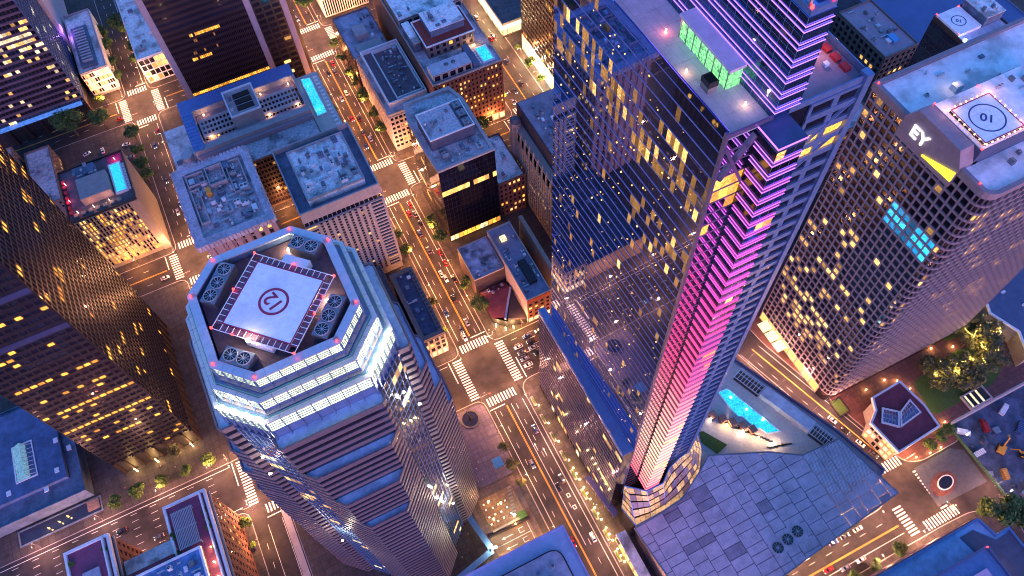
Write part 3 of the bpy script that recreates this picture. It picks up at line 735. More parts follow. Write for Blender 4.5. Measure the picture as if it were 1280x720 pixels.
for i in range(8):
    nseg = 3
    for k in range(nseg):
        a0 = Vector(inner[i]).lerp(Vector(inner[i+1]), k/nseg); a1 = Vector(inner[i]).lerp(Vector(inner[i+1]), (k+1)/nseg)
        b0 = Vector(outer[i]).lerp(Vector(outer[i+1]), k/nseg); b1 = Vector(outer[i]).lerp(Vector(outer[i+1]), (k+1)/nseg)
        for q in range(5):
            t0, t1 = q/5+.02, (q+1)/5-.02
            def pt(a, b, t_): v = a.lerp(b, t_); return (v.x, v.y, 34.5-10*t_**1.4)
            pp = [pt(a0.lerp(a1, .03), b0.lerp(b1, .03), t0), pt(a0.lerp(a1, .03), b0.lerp(b1, .03), t1), pt(a0.lerp(a1, .97), b0.lerp(b1, .97), t1), pt(a0.lerp(a1, .97), b0.lerp(b1, .97), t0)]
            MB().face(pp).build('skirt_pane', SKG if rng.random() < .6 else SKV, sk)
fr = MB()
for i in range(9):
    a, b_ = inner[i], outer[i]
    for t0, t1 in ((0, .5), (.5, 1)):
        fr.tube((a[0]+(b_[0]-a[0])*t0, a[1]+(b_[1]-a[1])*t0, 34.6-10*t0**1.4), (a[0]+(b_[0]-a[0])*t1, a[1]+(b_[1]-a[1])*t1, 34.6-10*t1**1.4), .18, n=4)
for i in range(8):
    fr.tube((*outer[i], 24.7), (*outer[i+1], 24.7), .35, n=5); fr.tube((*inner[i], 34.8), (*inner[i+1], 34.8), .3, n=5)
fr.build('rim_frame', mat('azure_rim', (.12, .28, .60), .35, .4), sk)
lob = MB().prism(inset(outer+[(100, 78), (74, 68.4)], .8), .2, 24.0, top=False).build('lobby_wall', GDARK, sk)
# podium
PD = thing('hotel_podium', 'broad hotel podium with pool deck between the glass tower and the slanted street', 'building', (130, 60, 0))
pod = [(72, 20), (163, 20), (178, 26), (171, 50), (152, 96), (143, 120), (104, 130), (104, 70), (100, 60), (72, 54)]
MB().prism(pod, .14, 21.5).build('wall', mat('podium_stone', (.34, .28, .30), .6, var=.15), PD)
MB().prism([(108, 62), (138, 50), (149, 47), (165, 47), (150.5, 93), (143, 118), (105.2, 128), (105.2, 80)], 21.5, 21.75).build('pool_deck', TILE, PD)
pool = [(134.4, 88.5), (138.9, 88.0), (147.8, 61.0), (142.6, 62.6), (141.2, 66.0), (139.6, 66.6), (137.6, 74.0), (135.9, 75.0), (135.0, 79)]
pool = pool if sum(pool[i][0]*pool[(i+1) % 9][1]-pool[(i+1) % 9][0]*pool[i][1] for i in range(9)) > 0 else pool[::-1]
MB().prism(pool, 21.7, 21.92).build('pool_water', POOLM, PD)
MB().ring(inset(pool, -.5), pool, 21.7, 22.05).build('pool_coping', WHITEM, PD)
for x, y in ((138, 84), (141, 76), (144.5, 68.5)): plamp(PD, x, y, 22.5, 60, (.6, .95, 1)); MB().cyl((x, y), .6, .6, 21.93, 21.97, 10).build('pool_light', glow('pool_light', (.7, 1, 1), 6), PD)
lng = MB().box(-.3, .3, -.9, .5, .25, .4).hexa([(-.3, .5, .25), (.3, .5, .25), (.3, 1.0, .6), (-.3, 1.0, .6)], [(-.3, .5, .4), (.3, .5, .4), (.3, .95, .78), (-.3, .95, .78)]).box(-.28, .28, -.8, -.7, 0, .25).box(-.28, .28, .3, .4, 0, .25).mesh('sun_lounger', BLACKM)
for i in range(26):
    o = put('sun_lounger', lng); r1 = random.Random(i)
    if i < 15: t_ = i/14; x = 128.0+t_*14+r1.uniform(-.3, .3); y = 76-t_*17.5+r1.uniform(-.5, .5)
    else: t_ = (i-15)/10; x = 139.5+t_*9; y = 56.5-t_*2.5+r1.uniform(-.2, .2)
    o.location = (x, y, 21.75); o.rotation_euler = (0, 0, r1.uniform(-.3, .3)+1.0)
    tag(o, ORD[i]+' dark sun lounger from the tower end of the curved pool row' if i < 15 else ORD[i-15]+' dark sun lounger in the row past the far end of pool', 'sun lounger', 'loungers on the pool deck')
for i in range(6):
    x0, y0 = 121+i*3.0, 82-i*3.4
    MB().box(x0, x0+2.7, y0, y0+3.0, 21.75, 24.3).build('cabana', DECKT, PD); MB().box(x0-.2, x0+2.9, y0-.2, y0+3.2, 24.3, 24.5).build('cabana_roof', mat('cabana_canvas', (.35, .17, .12), .8), PD)
MB().prism([(112, 78), (118, 76), (124, 66), (118, 64.5)][::-1], 21.76, 22.2).build('planter', GRASS, PD)
for i in range(5): plamp(PD, 124+i*4.5, 79-i*5.5, 24.4, 220, (1, .66, .36)); 
for i in range(5):
    MB().cyl((124+i*4.5, 79-i*5.5), .08, .08, 21.75, 23.6, 6).cyl((124+i*4.5, 79-i*5.5), .3, .3, 23.6, 24.0, 8).build('deck_lamp', LAMPW if i % 2 else LAMPC, PD)
# pergola strip and white roof along the slanted street
def lp(t_, o): return (149.5+(167-149.5)*t_-o*.94, 93+(46-93)*t_-o*.34)
MB().prism([lp(.27, 0), lp(.27, 5.5), lp(.78, 5.5), lp(.78, 0)][::-1], 21.76, 25.5).build('bar_roof', mat('pale_violet_roof', (.62, .58, .64), .7, var=.2, grime=.2), PD)
for (t0, t1) in ((0, .26), (.79, 1.0)):
    n = 9
    for i in range(n):
        t_ = t0+(t1-t0)*i/(n-1); b = MB(); b.tube((*lp(t_, .3), 25), (*lp(t_, 6), 25), .16, n=4); b.build('pergola_beam', WHITEM, PD)
    for o_ in (.3, 3.1, 6): MB().tube((*lp(t0, o_), 24.75), (*lp(t1, o_), 24.75), .14, n=4).build('pergola_rail', WHITEM, PD)
    MB().prism([lp(t0, 0), lp(t0, 6), lp(t1, 6), lp(t1, 0)][::-1], 21.76, 21.9).build('pergola_floor', mat('dark_deck', (.10, .05, .05), .8), PD)
MB().ring([(72.2, 20.2), (162.8, 20.2), (177.6, 26.2), (170.6, 50), (151.6, 96), (142.6, 119.5), (104.5, 129.5), (104.5, 71)], [(72.9, 20.9), (162.5, 20.9), (176.8, 26.6), (169.8, 49.6), (150.9, 95.6), (142, 118.9), (105.1, 128.9), (105.1, 71.4)], 21.5, 22.8).build('parapet', VIOM, PD)
facade(PD, (72, 20), (163, 20), 1, 21, 26, 4, pw=.15, sw=.2, d=.4, frame=STEEL, dark=GDARK, lit=(SHOP, WARM), p=.5)
# canopy of metal panels over the forecourt
CN = thing('podium_canopy', 'wide sloping perforated blue metal canopy covering the forecourt below the tower', 'canopy', (120, 35, 0))
def perf(name, col, alpha):
    m = mat(name, col, .45, .35, var=.18, scale=.25, grime=.15); nt = m.node_tree; b = nt.nodes['Principled BSDF']
    g_ = nt.nodes.new('ShaderNodeNewGeometry'); ck = nt.nodes.new('ShaderNodeTexChecker'); ck.inputs['Scale'].default_value = 2.6
    nt.links.new(g_.outputs['Position'], ck.inputs['Vector'])
    mr = nt.nodes.new('ShaderNodeMapRange'); mr.inputs[3].default_value = 1.0; mr.inputs[4].default_value = alpha
    nt.links.new(ck.outputs['Fac'], mr.inputs[0]); nt.links.new(mr.outputs[0], b.inputs['Alpha'])
    return m
CM = [perf('canopy_panel', (.70, .52, .60), .85), perf('canopy_panel_dark', (.42, .31, .38), .85), perf('canopy_panel_open', (.64, .56, .64), .45)]
cpoly = [(68.0, 52.0), (72.0, 10.0), (105.7, 9.0), (173.0, 15.5), (166.0, 45.5), (147.5, 46.5), (135.5, 54.3), (112, 64.5), (105.5, 60.6), (92, 53.7), (80, 52.5)]
def clip(poly, conv):
    out = poly
    for i in range(len(conv)):
        a, b = conv[i], conv[(i+1) % len(conv)]; res = []
        for j in range(len(out)):
            p, q = out[j], out[(j+1) % len(out)]
            sp = (b[0]-a[0])*(p[1]-a[1])-(b[1]-a[1])*(p[0]-a[0]); sq = (b[0]-a[0])*(q[1]-a[1])-(b[1]-a[1])*(q[0]-a[0])
            if sp >= 0: res.append(p)
            if sp*sq < 0: t_ = sp/(sp-sq); res.append((p[0]+(q[0]-p[0])*t_, p[1]+(q[1]-p[1])*t_))
        out = res
        if len(out) < 3: return []
    return out
def inpoly(p, poly):
    c = False; n = len(poly)
    for i in range(n):
        a, b = poly[i], poly[i-1]
        if (a[1] > p[1]) != (b[1] > p[1]) and p[0] < (b[0]-a[0])*(p[1]-a[1])/(b[1]-a[1])+a[0]: c = not c
    return c
r2 = random.Random(11); xs = [66.0]
while xs[-1] < 176: xs.append(xs[-1]+r2.choice((4.2, 5.6, 5.6, 7.0, 8.4)))
for xa, xb in zip(xs, xs[1:]):
    y = 8.0
    while y < 68:
        h_ = r2.choice((3.6, 4.8, 4.8, 6.0)); cell = rect(xa+.13, xb-.13, y+.13, y+h_-.13)
        pl = clip(cpoly, cell)
        if len(pl) >= 3:
            ar = abs(sum(pl[i][0]*pl[(i+1) % len(pl)][1]-pl[(i+1) % len(pl)][0]*pl[i][1] for i in range(len(pl))))/2
            if ar > 1.0:
                cx = sum(p[0] for p in pl)/len(pl); cy = sum(p[1] for p in pl)/len(pl)
                k = 2 if (cx > 146 and cy > 26) else (1 if r2.random() < (.22 if cx < 100 else .08) else 0)
                zz = lambda p: 28.2+(p[0]-70)*.0+r2.uniform(0, .0)
                s = sum(pl[i][0]*pl[(i+1) % len(pl)][1]-pl[(i+1) % len(pl)][0]*pl[i][1] for i in range(len(pl)))
                if s < 0: pl = pl[::-1]
                dz = r2.uniform(-.06, .06)
                MB().prism(pl, 28.0+dz, 28.14+dz, bottom=True).build('canopy_panel', CM[k], CN)
        y += h_
MB().prism([(68.5, 51.5), (72.5, 10.5), (105.7, 9.6), (146, 13.5), (146, 47), (135, 53.5), (112, 63.5), (105.5, 59.8), (92, 53), (80, 51.8)], 27.3, 27.7, bottom=True).build('gap_dark_sheet', mat('gap_dark_sheet_paint', (.11, .10, .16), .7), CN)  # dark sheet added under the panels so the gaps between them stay dark
MB().ring(inset(cpoly, -.25) if sum(cpoly[i][0]*cpoly[(i+1) % 11][1]-cpoly[(i+1) % 11][0]*cpoly[i][1] for i in range(11)) > 0 else cpoly, inset(cpoly, .3), 27.5, 28.35).build('rim_beam', STEEL, CN)
for x, y in ((80, 20), (100, 20), (120, 18), (140, 18), (160, 20), (80, 40), (105, 40), (130, 40), (155, 38)): MB().tube((x, y, 21.5), (x, y, 28), .25).build('column', STEEL, CN)
for i, (x, y) in enumerate(((115.6, 19.5), (121, 20.4), (126.4, 21.3))):
    f = put('fan', FAN, CN, local=True); f.location = (x-120, y-35, 28.25); f.scale = (2.5, 2.5, 1.5)
MB().box(112.8, 129.2, 16.6, 24.2, 27.6, 28.22).build('fan_plate', CM[0], CN)
clutter(PD, 74, 140, 22, 50, 21.5, 34, 5, 5.0)
for i in range(10): plamp(PD, 100+i*7, 15.5, 8, 350, (1, .7, .3))

T = thing('side_pavilion', 'long pale flat roofed strip beside the canopy along the main avenue', 'building', (65, 30, 0))
MB().box(63.5, 67.6, -5, 56, .14, 9.0).build('wall', CREAM, T); MB().box(63.2, 67.8, -5.2, 56.3, 9.0, 9.6).build('roof', ROOFW, T)
facade(T, (63.5, 56), (63.5, -5), .5, 8.5, 16, 1, pw=.2, sw=.15, d=.3, frame=CREAM, dark=GDARK, lit=(SHOP, WARM), p=.9, pname='shop_window')

# ------------------------------------------------------------------ other buildings
def bld(name, label, cat, x0, x1, y0, y1, z1, wall, roof, par=1.0, z0=.14, cap=None, pw=.5):
    T = thing(name, label, cat, ((x0+x1)/2, (y0+y1)/2, 0)); body(T, rect(x0, x1, y0, y1), z0, z1, wall, roof, par, pw, cap); return T
def faces(T, x0, x1, y0, y1, z0, z1, which, cw, fh, **k):
    nr = max(1, int(round((z1-z0)/fh)))
    for w_ in which:
        a, b = {'W': ((x0, y0), (x1, y0)), 'S': ((x1, y0), (x1, y1)), 'E': ((x1, y1), (x0, y1)), 'N': ((x0, y1), (x0, y0))}[w_]
        L = (Vector(b)-Vector(a)).length
        facade(T, a, b, z0, z1, max(1, int(round(L/cw))), nr, **k)

# dark bronze tower on the left
T = bld('bronze_tower', 'tall dark bronze office tower with amber lit floors, west face towards avenue', 'skyscraper', -128, -91, 187, 256, 215, DARKW, ROOFD)
def lt_lit(i, j, r):
    if j in (27, 33): return 0
    base = {6: .5, 8: .3, 10: .85, 13: .3, 14: .9, 17: .4, 20: .6, 21: .2, 25: .15, 30: .6}.get(j, .035)
    return 1 if r.random() < base else 0
facade(T, (-128, 187), (-91, 187), 13, 213, 13, 50, pw=.2, sw=.5, d=.35, sd=.25, frame=mat('ink_bronze', (.022, .02, .03), .35, .3), dark=GDARK, lit=(AMBER,), litfn=lt_lit, indiv=300, litO=(AMBERO,), fname='bronze_grid')
facade(T, (-91, 187), (-91, 256), 13, 213, 30, 50, pw=.16, sw=.2, d=.4, sd=.3, frame=mat('ink_bronze', (.022, .02, .03)), dark=GTOWER, lit=(AMBER,), p=.05, indiv=0, fname='bronze_grid')
for z in (121, 145): MB().box(-127.9, -90.9, 186.55, 186.98, z, z+3.0).build('louvre_band', mat('blue_slate_band', (.07, .09, .20), .3, .5), T)
for i in range(9): MB().box(-127.6+i*4.55, -126.6+i*4.55, 186.2, 187.2, .1, 13.4).build('pillar', GRAND, T)
for i in range(15): MB().box(-91.2, -90.2, 188+i*4.8, 189+i*4.8, .1, 13.4).build('pillar', GRAND, T)
facade(T, (-128, 187.4), (-91, 187.4), .3, 9, 9, 1, pw=.1, sw=.1, d=.2, frame=BLACKM, dark=GDARK, lit=(AMBER, WARM), p=1.2, pname='lobby_window')
for x in (-122, -112, -102, -95): plamp(T, x, 184, 4.5, 260, (1, .55, .18)); MB().box(x-.15, x+.15, 184.9, 185.2, .1, 4.3).build('lobby_lamp', LAMPW, T)

# low plaza building with skylight
T = bld('low_annex', 'low blue roofed annex with slanted glass skylight beside the bronze tower', 'building', -200, -143, 183, 240, 9, ROOFB, ROOFB, .6)
MB().box(-185, -148.5, 192, 236, 8.4, 11.5).build('upper_roof', mat('deep_blue_roof', (.07, .12, .25), .7, var=.25, scale=.4, grime=.25), T)
sk_ = bpy.data.objects.new('skylight', None); COL.objects.link(sk_); sk_.parent = T
for i in range(8):
    y = 199.5+i*2.2
    MB().hexa([(-169.5+.9*0, y, 11.5), (-163.5, y, 11.5), (-163.8, y+2.1, 11.5), (-169.0, y+2.1, 11.5)], [(-169.2, y, 12.4), (-164.5, y, 14.5), (-164.8, y+2.1, 14.5), (-168.8, y+2.1, 12.4)]).build('skylight_pane', glow('skylight_glass', (.25, .55, .75), .5, var=.3) if i < 8 else GBLUE, sk_)
    MB().tube((-164.3, y, 14.4), (-161, y+1.0, 11.6), .12, n=4).build('truss_bar', WHITEM, sk_)
P = [(-170.2, 198.8), (-160.2, 198.8), (-160.2, 217.6), (-169.6, 217.6)]
MB().ring(P, inset(P, .5), 11.5, 12.0).build('skylight_curb', WHITEM, sk_)
for x, y in ((-152, 197), (-150, 212), (-146, 207), (-174, 196), (-158, 190)): MB().box(x-1, x+1, y-1.2, y+1.2, 8.4 if x > -148.5 else 11.5, 11.9 if x <= -148.5 else 9.4).build('hatch', WHITEM, T)
pf = thing('basin_fountain', 'sunken dark basin with amber light jets beside the low annex', 'fountain', (-150, 178, 0))
MB().box(-178, -141, 174.5, 181, .14, .35).build('basin', mat('basin_water', (.02, .03, .07), .1, var=.2), pf)
MB().ring(rect(-178.6, -140.4, 173.9, 181.6), rect(-178, -141, 174.5, 181), .14, .8).build('basin_rim', ROOFB, pf)
for x, y in ((-160, 177.5), (-156, 178.3), (-165, 176.8)): 
    MB().cyl((x, y), .35, .1, .35, 2.2, 7).build('light_jet', glow('jet', (1, .5, .12), 6), pf); plamp(pf, x, y, 3, 60, (1, .5, .15))
MB().box(-147, -141.5, 176, 181, .14, 1.0).build('rock_bed', mat('stones', (.20, .14, .12), .9, var=.6, scale=2.5, bump=.5), pf)

# striped tower with roof pool
T = bld('striped_tower', 'cream ribbed hotel block with lit windows and pink lit roof pool', 'hotel', -109, -75.5, 304, 339.5, 45, CREAM, ROOFD, 1.2, cap=BLACKM)
facade(T, (-109, 304), (-79.5, 304), 3, 43.5, 17, 12, pw=.42, sw=.18, d=.6, sd=.3, frame=CREAM, dark=GDARK, lit=(WARM, AMBER), p=.75)
MB().box(-79.5, -75.4, 303.4, 304, .2, 44).build('blank_pier', CREAM, T)
facade(T, (-75.5, 304), (-75.5, 339.5), 3, 43.5, 16, 12, pw=.75, sw=.7, d=.2, frame=CREAM, dark=GDARK, lit=(PALE,), p=.3)
MB().box(-100, -85, 312, 326, 43.8, 49).build('penthouse', mat('tan_roof', (.35, .27, .27), .8, var=.15), T); MB().box(-101, -90, 327, 336, 43.8, 47).build('plant_room', ROOFB, T)
clutter(T, -101, -89, 327, 337, 47, 8, 3, 2.5)
MB().box(-83.2, -78.4, 312, 331, 43.8, 45.2).build('pool_water', POOLM, T)
MB().ring(rect(-84, -77.6, 311.2, 331.8), rect(-83.2, -78.4, 312, 331), 43.8, 45.35).build('pool_edge', WHITEM, T)
for i in range(10): MB().box(-77.4, -76.3, 312+i*1.9, 313.2+i*1.9, 43.8, 44.7).build('cabana_seat', WHITEM, T)
MB().box(-84, -76.5, 332.5, 338.5, 43.8, 44.1).build('lounge_floor', mat('magenta_floor', (.30, .03, .12), .6), T)
for i in range(7):
    MB().box(-106+i*3.6, -104+i*3.6, 306.4, 308.4, 43.8, 45.0).build('terrace_seat', CREAM, T)
    MB().box(-108, -106.4, 309+i*3.6, 311+i*3.6, 43.8, 45).build('terrace_seat', mat('red_cushion', (.4, .03, .05), .8), T)
for x, y, c in ((-104, 309, (1, .2, .1)), (-96, 309, (1, .45, .2)), (-88, 309, (1, .5, .25)), (-106.5, 318, (1, .06, .2)), (-106.5, 330, (1, .1, .3)), (-80, 335, (1, .1, .3))): plamp(T, x, y, 46.5, 70, c); MB().box(x-.15, x+.15, y-.15, y+.15, 43.8, 45.8).build('terrace_lamp', glow('pink_lamp', (1, .3, .25), 9), T)
for i, (x0, x1, y0, y1, z) in enumerate(((-134, -120, 352, 395, 15), (-117, -104, 345, 368, 9), (-150, -137, 350, 396, 22))):
    T = bld('brick_lowrise', ('long pink brick low building between the bronze tower and the big round tree', 'small tan walk-up with roof plant behind the striped hotel', 'pink brick block half hidden behind the bronze tower top')[i], 'building', x0, x1, y0, y1, z, PINKC, ROOFG)
    faces(T, x0, x1, y0, y1, 1, z-1, 'WS', 3.2, 3.6, pw=.6, sw=.55, d=.2, frame=PINKC, dark=GDARK, lit=(WARM,), p=.2); clutter(T, x0+1, x1-1, y0+1, y1-1, z-1, 6, i+30, 2.6)

# curved-top lit tower top left
T = bld('banded_tower', 'dark banded office tower with many yellow lit floors at upper left corner', 'skyscraper', -190, -94, 421, 470, 150, DARKW, ROOFD)
def bt_lit(i, j, r):
    b = {9: .15, 10: .55, 11: .75, 12: .7, 13: .75, 14: .65, 15: .4}.get(j, .14)
    return (1 if r.random() < .6 else 2) if r.random() < b else 0
facade(T, (-190, 421), (-94, 421), 14, 149, 44, 34, pw=.06, sw=.36, d=.25, sd=.6, frame=mat('plum_band', (.13, .09, .13), .4, .3), dark=GDARK, lit=(PALE, WARM), litfn=bt_lit, fname='floor_bands')
facade(T, (-94, 421), (-94, 470), 14, 149, 18, 34, pw=.12, sw=.2, d=.4, frame=BLUEM, dark=GDARK, lit=(PALE,), p=.06, fname='floor_bands')
for i in range(11): MB().box(-188+i*9.3, -186.6+i*9.3, 419.6, 421, .1, 14.2).build('pillar', GRAND, T)
facade(T, (-190, 422), (-94, 422), .3, 12, 20, 2, pw=.1, sw=.15, d=.2, frame=BLACKM, dark=GDARK, lit=(SHOP, PALE), p=.9, pname='lobby_window')
MB().box(-186, -96, 418.6, 420.9, 13.6, 15.0).build('blue_lit_canopy', glow('blue_canopy_light', (.10, .28, .9), .8, var=.3), T)
# slim white roofed office beside it
T = bld('fin_office', 'narrow office with plant-filled white roof beside trees at top left', 'office', -91, -75, 437, 494, 20, LIGHTC, ROOFW, .9)
facade(T, (-91, 437), (-75, 437), 2, 19, 11, 4, pw=.2, sw=.3, d=.4, frame=WHITEM, dark=GDARK, lit=(WARM, PALE), p=.8)
faces(T, -91, -75, 437, 494, 2, 19, 'S', 1.8, 4, pw=.35, sw=.2, d=.5, frame=WHITEM, dark=GDARK, lit=(PALE,), p=.1)
MB().box(-88.5, -79, 441, 478, 19, 21).build('plant_tray', ROOFB, T)
for i in range(12): MB().box(-87, -80.5, 444+i*2.7, 445.3+i*2.7, 21, 22.0).build('louvre_unit', GALV, T)
T = bld('slab_tower', 'pale blank-walled slab tower rising behind the fin office at the top', 'tower', -106, -92.5, 474, 540, 95, mat('lavender_render', (.45, .40, .48), .7, var=.06, scale=.2), ROOFW)
l_ = glow('violet_sign', (.45, .1, 1.0), 6); MB().box(-92.4, -92.0, 474, 478, 24, 27).build('violet_light', l_, T); plamp(T, -91, 472, 24, 300, (.5, .2, 1))

# brown tower, top centre left
T = bld('brown_tower', 'dark brown office tower with pale end piers behind the pool hotel', 'skyscraper', -36.5, 38, 385, 404, 150, GRAND, ROOFD)
def br_lit(i, j, r):
    if j == 3: return 1
    if j == 13 and 12 < i < 30: return 1 if r.random() < .95 else 0
    if j == 9 and 8 < i < 24: return 1 if r.random() < .7 else 0
    if j in (10, 12) and 10 < i < 26: return 2 if r.random() < .35 else 0
    return 0
facade(T, (-33.5, 385), (13.5, 385), 8, 149, 46, 36, pw=.28, sw=.45, d=.35, frame=mat('umber_metal', (.05, .032, .04), .4, .3), dark=GDARK, lit=(AMBER, glow('dim_amber', (1, .4, .12), .35, var=.5)), litfn=br_lit)
for x in (-36.6, 13.6, 32.5): MB().box(x, x+3.4, 384.0, 385.2, .2, 150).build('end_pier', mat('pale_mauve_stone', (.36, .29, .34), .7, var=.1), T)
facade(T, (17.2, 385), (32.4, 385), 3, 149, 3, 36, pw=.2, sw=.4, d=.35, frame=GRAND, dark=GDARK, lit=(WARM,), p=.12)
T = bld('white_edge_office', 'low white roofed office with lit grid front beside the brown tower', 'office', -57, -38, 432, 505, 20, WHITEM, ROOFW, .8)
faces(T, -57, -38, 432, 505, 1, 19, 'WN', 3.2, 4.5, pw=.14, sw=.16, d=.5, frame=WHITEM, dark=GDARK, lit=(PALE, WARM), p=.3); clutter(T, -56, -40, 434, 500, 19.2, 14, 33, 4)
# hotel with rooftop pool in front of it
T = thing('pool_hotel', 'blue roofed hotel around a courtyard with turquoise pool deck at its corner', 'hotel', (-8, 330, 0))
WB = mat('blue_standing_seam', (.10, .20, .48), .45, .2, var=.15)
body(T, rect(-41, 23, 303, 356), .14, 40, PINKC, ROOFG, .4)
MB().ring(rect(-41, 23, 318, 356.5), rect(-35, 21.5, 322, 347), 40, 45).build('upper_block', LIGHTC, T)
for i in range(38): MB().box(-41+i*1.69, -41+i*1.69+1.5, 347.2, 356.6, 45, 45.35).build('roof_batten', WB, T)
for j in range(11): MB().box(-41.2, -35.2, 319+j*2.6, 321.3+j*2.6, 45, 45.35).build('roof_batten', WB, T)
MB().box(-34.8, 21.4, 341, 347, 39.6, 41.0).build('courtyard_walk', mat('plum_walk', (.24, .17, .22), .8), T)
MB().box(-34, 20, 327.5, 341, 39.6, 43.5).build('light_court_block', LIGHTC, T)
facade(T, (-34, 327.5), (20, 327.5), 40, 43.4, 26, 1, pw=.5, sw=.5, d=.1, frame=LIGHTC, dark=GDARK, lit=(WARM,), p=.1)
wb = MB()
for i in range(26):
    for j in range(3):
        if 7 < i < 16: continue
        wb.box(-33+i*2.05, -33+i*2.05+1.2, 329.5+j*3.6, 331.3+j*3.6, 43.5, 43.62)
wb.build('court_windows', GDARK, T, kind='stuff')
MB().box(-40.5, 22.5, 316, 326, 40, 42.5).build('roof_slab', mat('rose_roof', (.32, .24, .30), .8, var=.12), T)
for x0, x1 in ((-36, -16), (-13, 8), (11, 21)): MB().box(x0, x1, 319.5, 321.8, 42.5, 42.9).build('skylight_strip', mat('sky_blue_glazing', (.12, .28, .55), .25, .3), T)
MB().box(-16.5, -.5, 326, 345.5, 40, 51).build('lift_core', LIGHTC, T); MB().ring(rect(-16.8, -.2, 325.7, 345.8), rect(-16, -1, 326.5, 345), 51, 51.8).build('parapet', WHITEM, T)
for j in range(3): MB().box(-12, -3.0, 329+j*4.6, 332+j*4.6, 51, 51.9).build('louvre_bank', BLACKM, T)
clutter(T, -16, -12.5, 327, 344, 51, 5, 9, 2)
MB().box(23.05, 36.0, 305, 353, .14, 36).build('pool_wing', PINKC, T); MB().box(23.2, 35.8, 305.2, 352.8, 36, 36.4).build('pool_deck', TILE, T)
MB().prism([(25.6, 320), (30.6, 320.5), (30.6, 349), (26.0, 350)], 36.4, 36.7).build('pool_water', POOLM, T)
MB().ring(inset([(25.6, 320), (30.6, 320.5), (30.6, 349), (26.0, 350)], -.5), [(25.6, 320), (30.6, 320.5), (30.6, 349), (26.0, 350)], 36.4, 36.85).build('pool_edge', WHITEM, T)
for i in range(14): MB().box(32.4, 34.6, 309+i*3, 310.2+i*3, 36.4, 36.9).build('deck_bed', WHITEM, T)
for y in (325, 345): plamp(T, 28, y, 38, 60, (.4, .9, 1))
for x in (-30, -14, 2, 18): 
    for y in (326.7, 344): plamp(T, x, y, 44.5, 55, (1, .55, .35)); MB().box(x-.2, x+.2, y-.2, y+.2, 42.5, 43.4).build('roof_lamp', LAMPW, T)
facade(T, (-41, 303), (23, 303), 2, 39, 34, 10, pw=.3, sw=.45, d=.3, frame=mat('umber_metal', (.05, .032, .04)), dark=GDARK, lit=(AMBER, WARM), p=.12)
MB().box(-55, -41.1, 312, 356, .14, 30).build('north_wing', LIGHTC, T); MB().box(-54.5, -41.2, 312.5, 355.5, 30, 30.6).build('wing_roof', ROOFW, T)
clutter(T, -54, -42, 313, 340, 30.6, 8, 12, 4); MB().cyl((-47, 330), 3.5, 3.0, 30.6, 34, 16).build('tank', GALV, T)
faces(T, 23.05, 36, 305, 353, 2, 35, 'WS', 3, 3.6, pw=.4, sw=.4, d=.3, frame=PINKC, dark=GDARK, lit=(WARM,), p=.25)

# ornate stone block with crowded roof
T = bld('cornice_block', 'old stone block with wide ornate cornice and machinery-crowded roof behind helipad tower', 'building', -46.5, -16, 231, 272, 82, mat('mauve_stone', (.30, .22, .25), .8, var=.15), ROOFG, 1.4)
c0 = rect(-49, -14.6, 228.6, 274.2)
b = MB(); b.ring(c0, rect(-45, -17.5, 232.5, 270.5), 80.6, 82.6); b.build('cornice', mat('weathered_cornice', (.44, .42, .50), .85, var=.3, scale=.8, grime=.3), T)
r3 = random.Random(5)
for k in range(4):
    a, b2 = Vector(c0[k]), Vector(c0[(k+1) % 4]); n_ = int((b2-a).length/1.7)
    for i in range(n_):
        p = a.lerp(b2, (i+.5)/n_); MB().cyl((p.x, p.y), r3.uniform(.7, 1.1), r3.uniform(.4, .8), 80.0, 82.75+r3.uniform(0, .3), 7).build('cornice_ornament', MATS['weathered_cornice'], T)
for i in range(8): MB().box(-45.9+i*4.1, -43.6+i*4.1, 229.9, 231.2, .2, 80.6).build('pilaster', mat('mauve_stone', (.3, .22, .25)), T)
facade(T, (-46.5, 231), (-16, 231), 3, 78, 8, 19, pw=.4, sw=.3, d=.3, frame=mat('mauve_stone', (.3, .22, .25)), dark=GDARK, lit=(WARM,), p=.12)
facade(T, (-16, 231), (-16, 272), 3, 78, 12, 19, pw=.45, sw=.4, d=.3, frame=mat('mauve_stone', (.3, .22, .25)), dark=GDARK, lit=(WARM,), p=.15)
for (x0, x1, y0, y1, h) in ((-44, -36, 262, 269, 2), (-35, -27, 258, 269, 2.6), (-44, -40, 240, 260, 1.8), (-26, -19, 250, 269, 1.6)): MB().ring(rect(x0, x1, y0, y1), rect(x0+.5, x1-.5, y0+.5, y1-.5), 81, 81+h).build('light_well', LIGHTC, T)
clutter(T, -44, -18.5, 234, 269, 81, 52, 77, 3.6)
MB().box(-37.5, -35.3, 254, 257.5, 81, 84).build('orange_hoist', mat('orange_paint', (.7, .28, .03), .5), T)
# pale concrete office on the corner
T = thing('ribbed_office', 'pale concrete office block with deep blue roof rim and ribbed window columns', 'office', (15, 253, 0))
body(T, rect(-4.5, 34, 232.3, 274), .14, 73, LIGHTC, ROOFB, 3.0, .6)
MB().box(1.5, 29, 237, 268, 70, 74.0).build('plant_deck', mat('stained_white_roof', (.84, .80, .82), .8, var=.4, scale=.9, grime=.6), T); MB().ring(rect(1.3, 29.2, 236.8, 268.2), rect(2, 28.5, 237.5, 267.5), 74, 74.9).build('deck_rim', LIGHTC, T)
clutter(T, 3, 28, 238, 267, 74, 46, 21, 3.4)
for i in range(17): MB().box(-4.4+i*2.25, -4.2+i*2.25, 231.9, 232.35, 64.5, 73).build('panel_joint', mat('lilac_metal', (.40, .36, .46), .5), T)
MB().box(-4.5, 34, 232.05, 232.4, 66, 73.05).build('crown_band', LIGHTC, T)
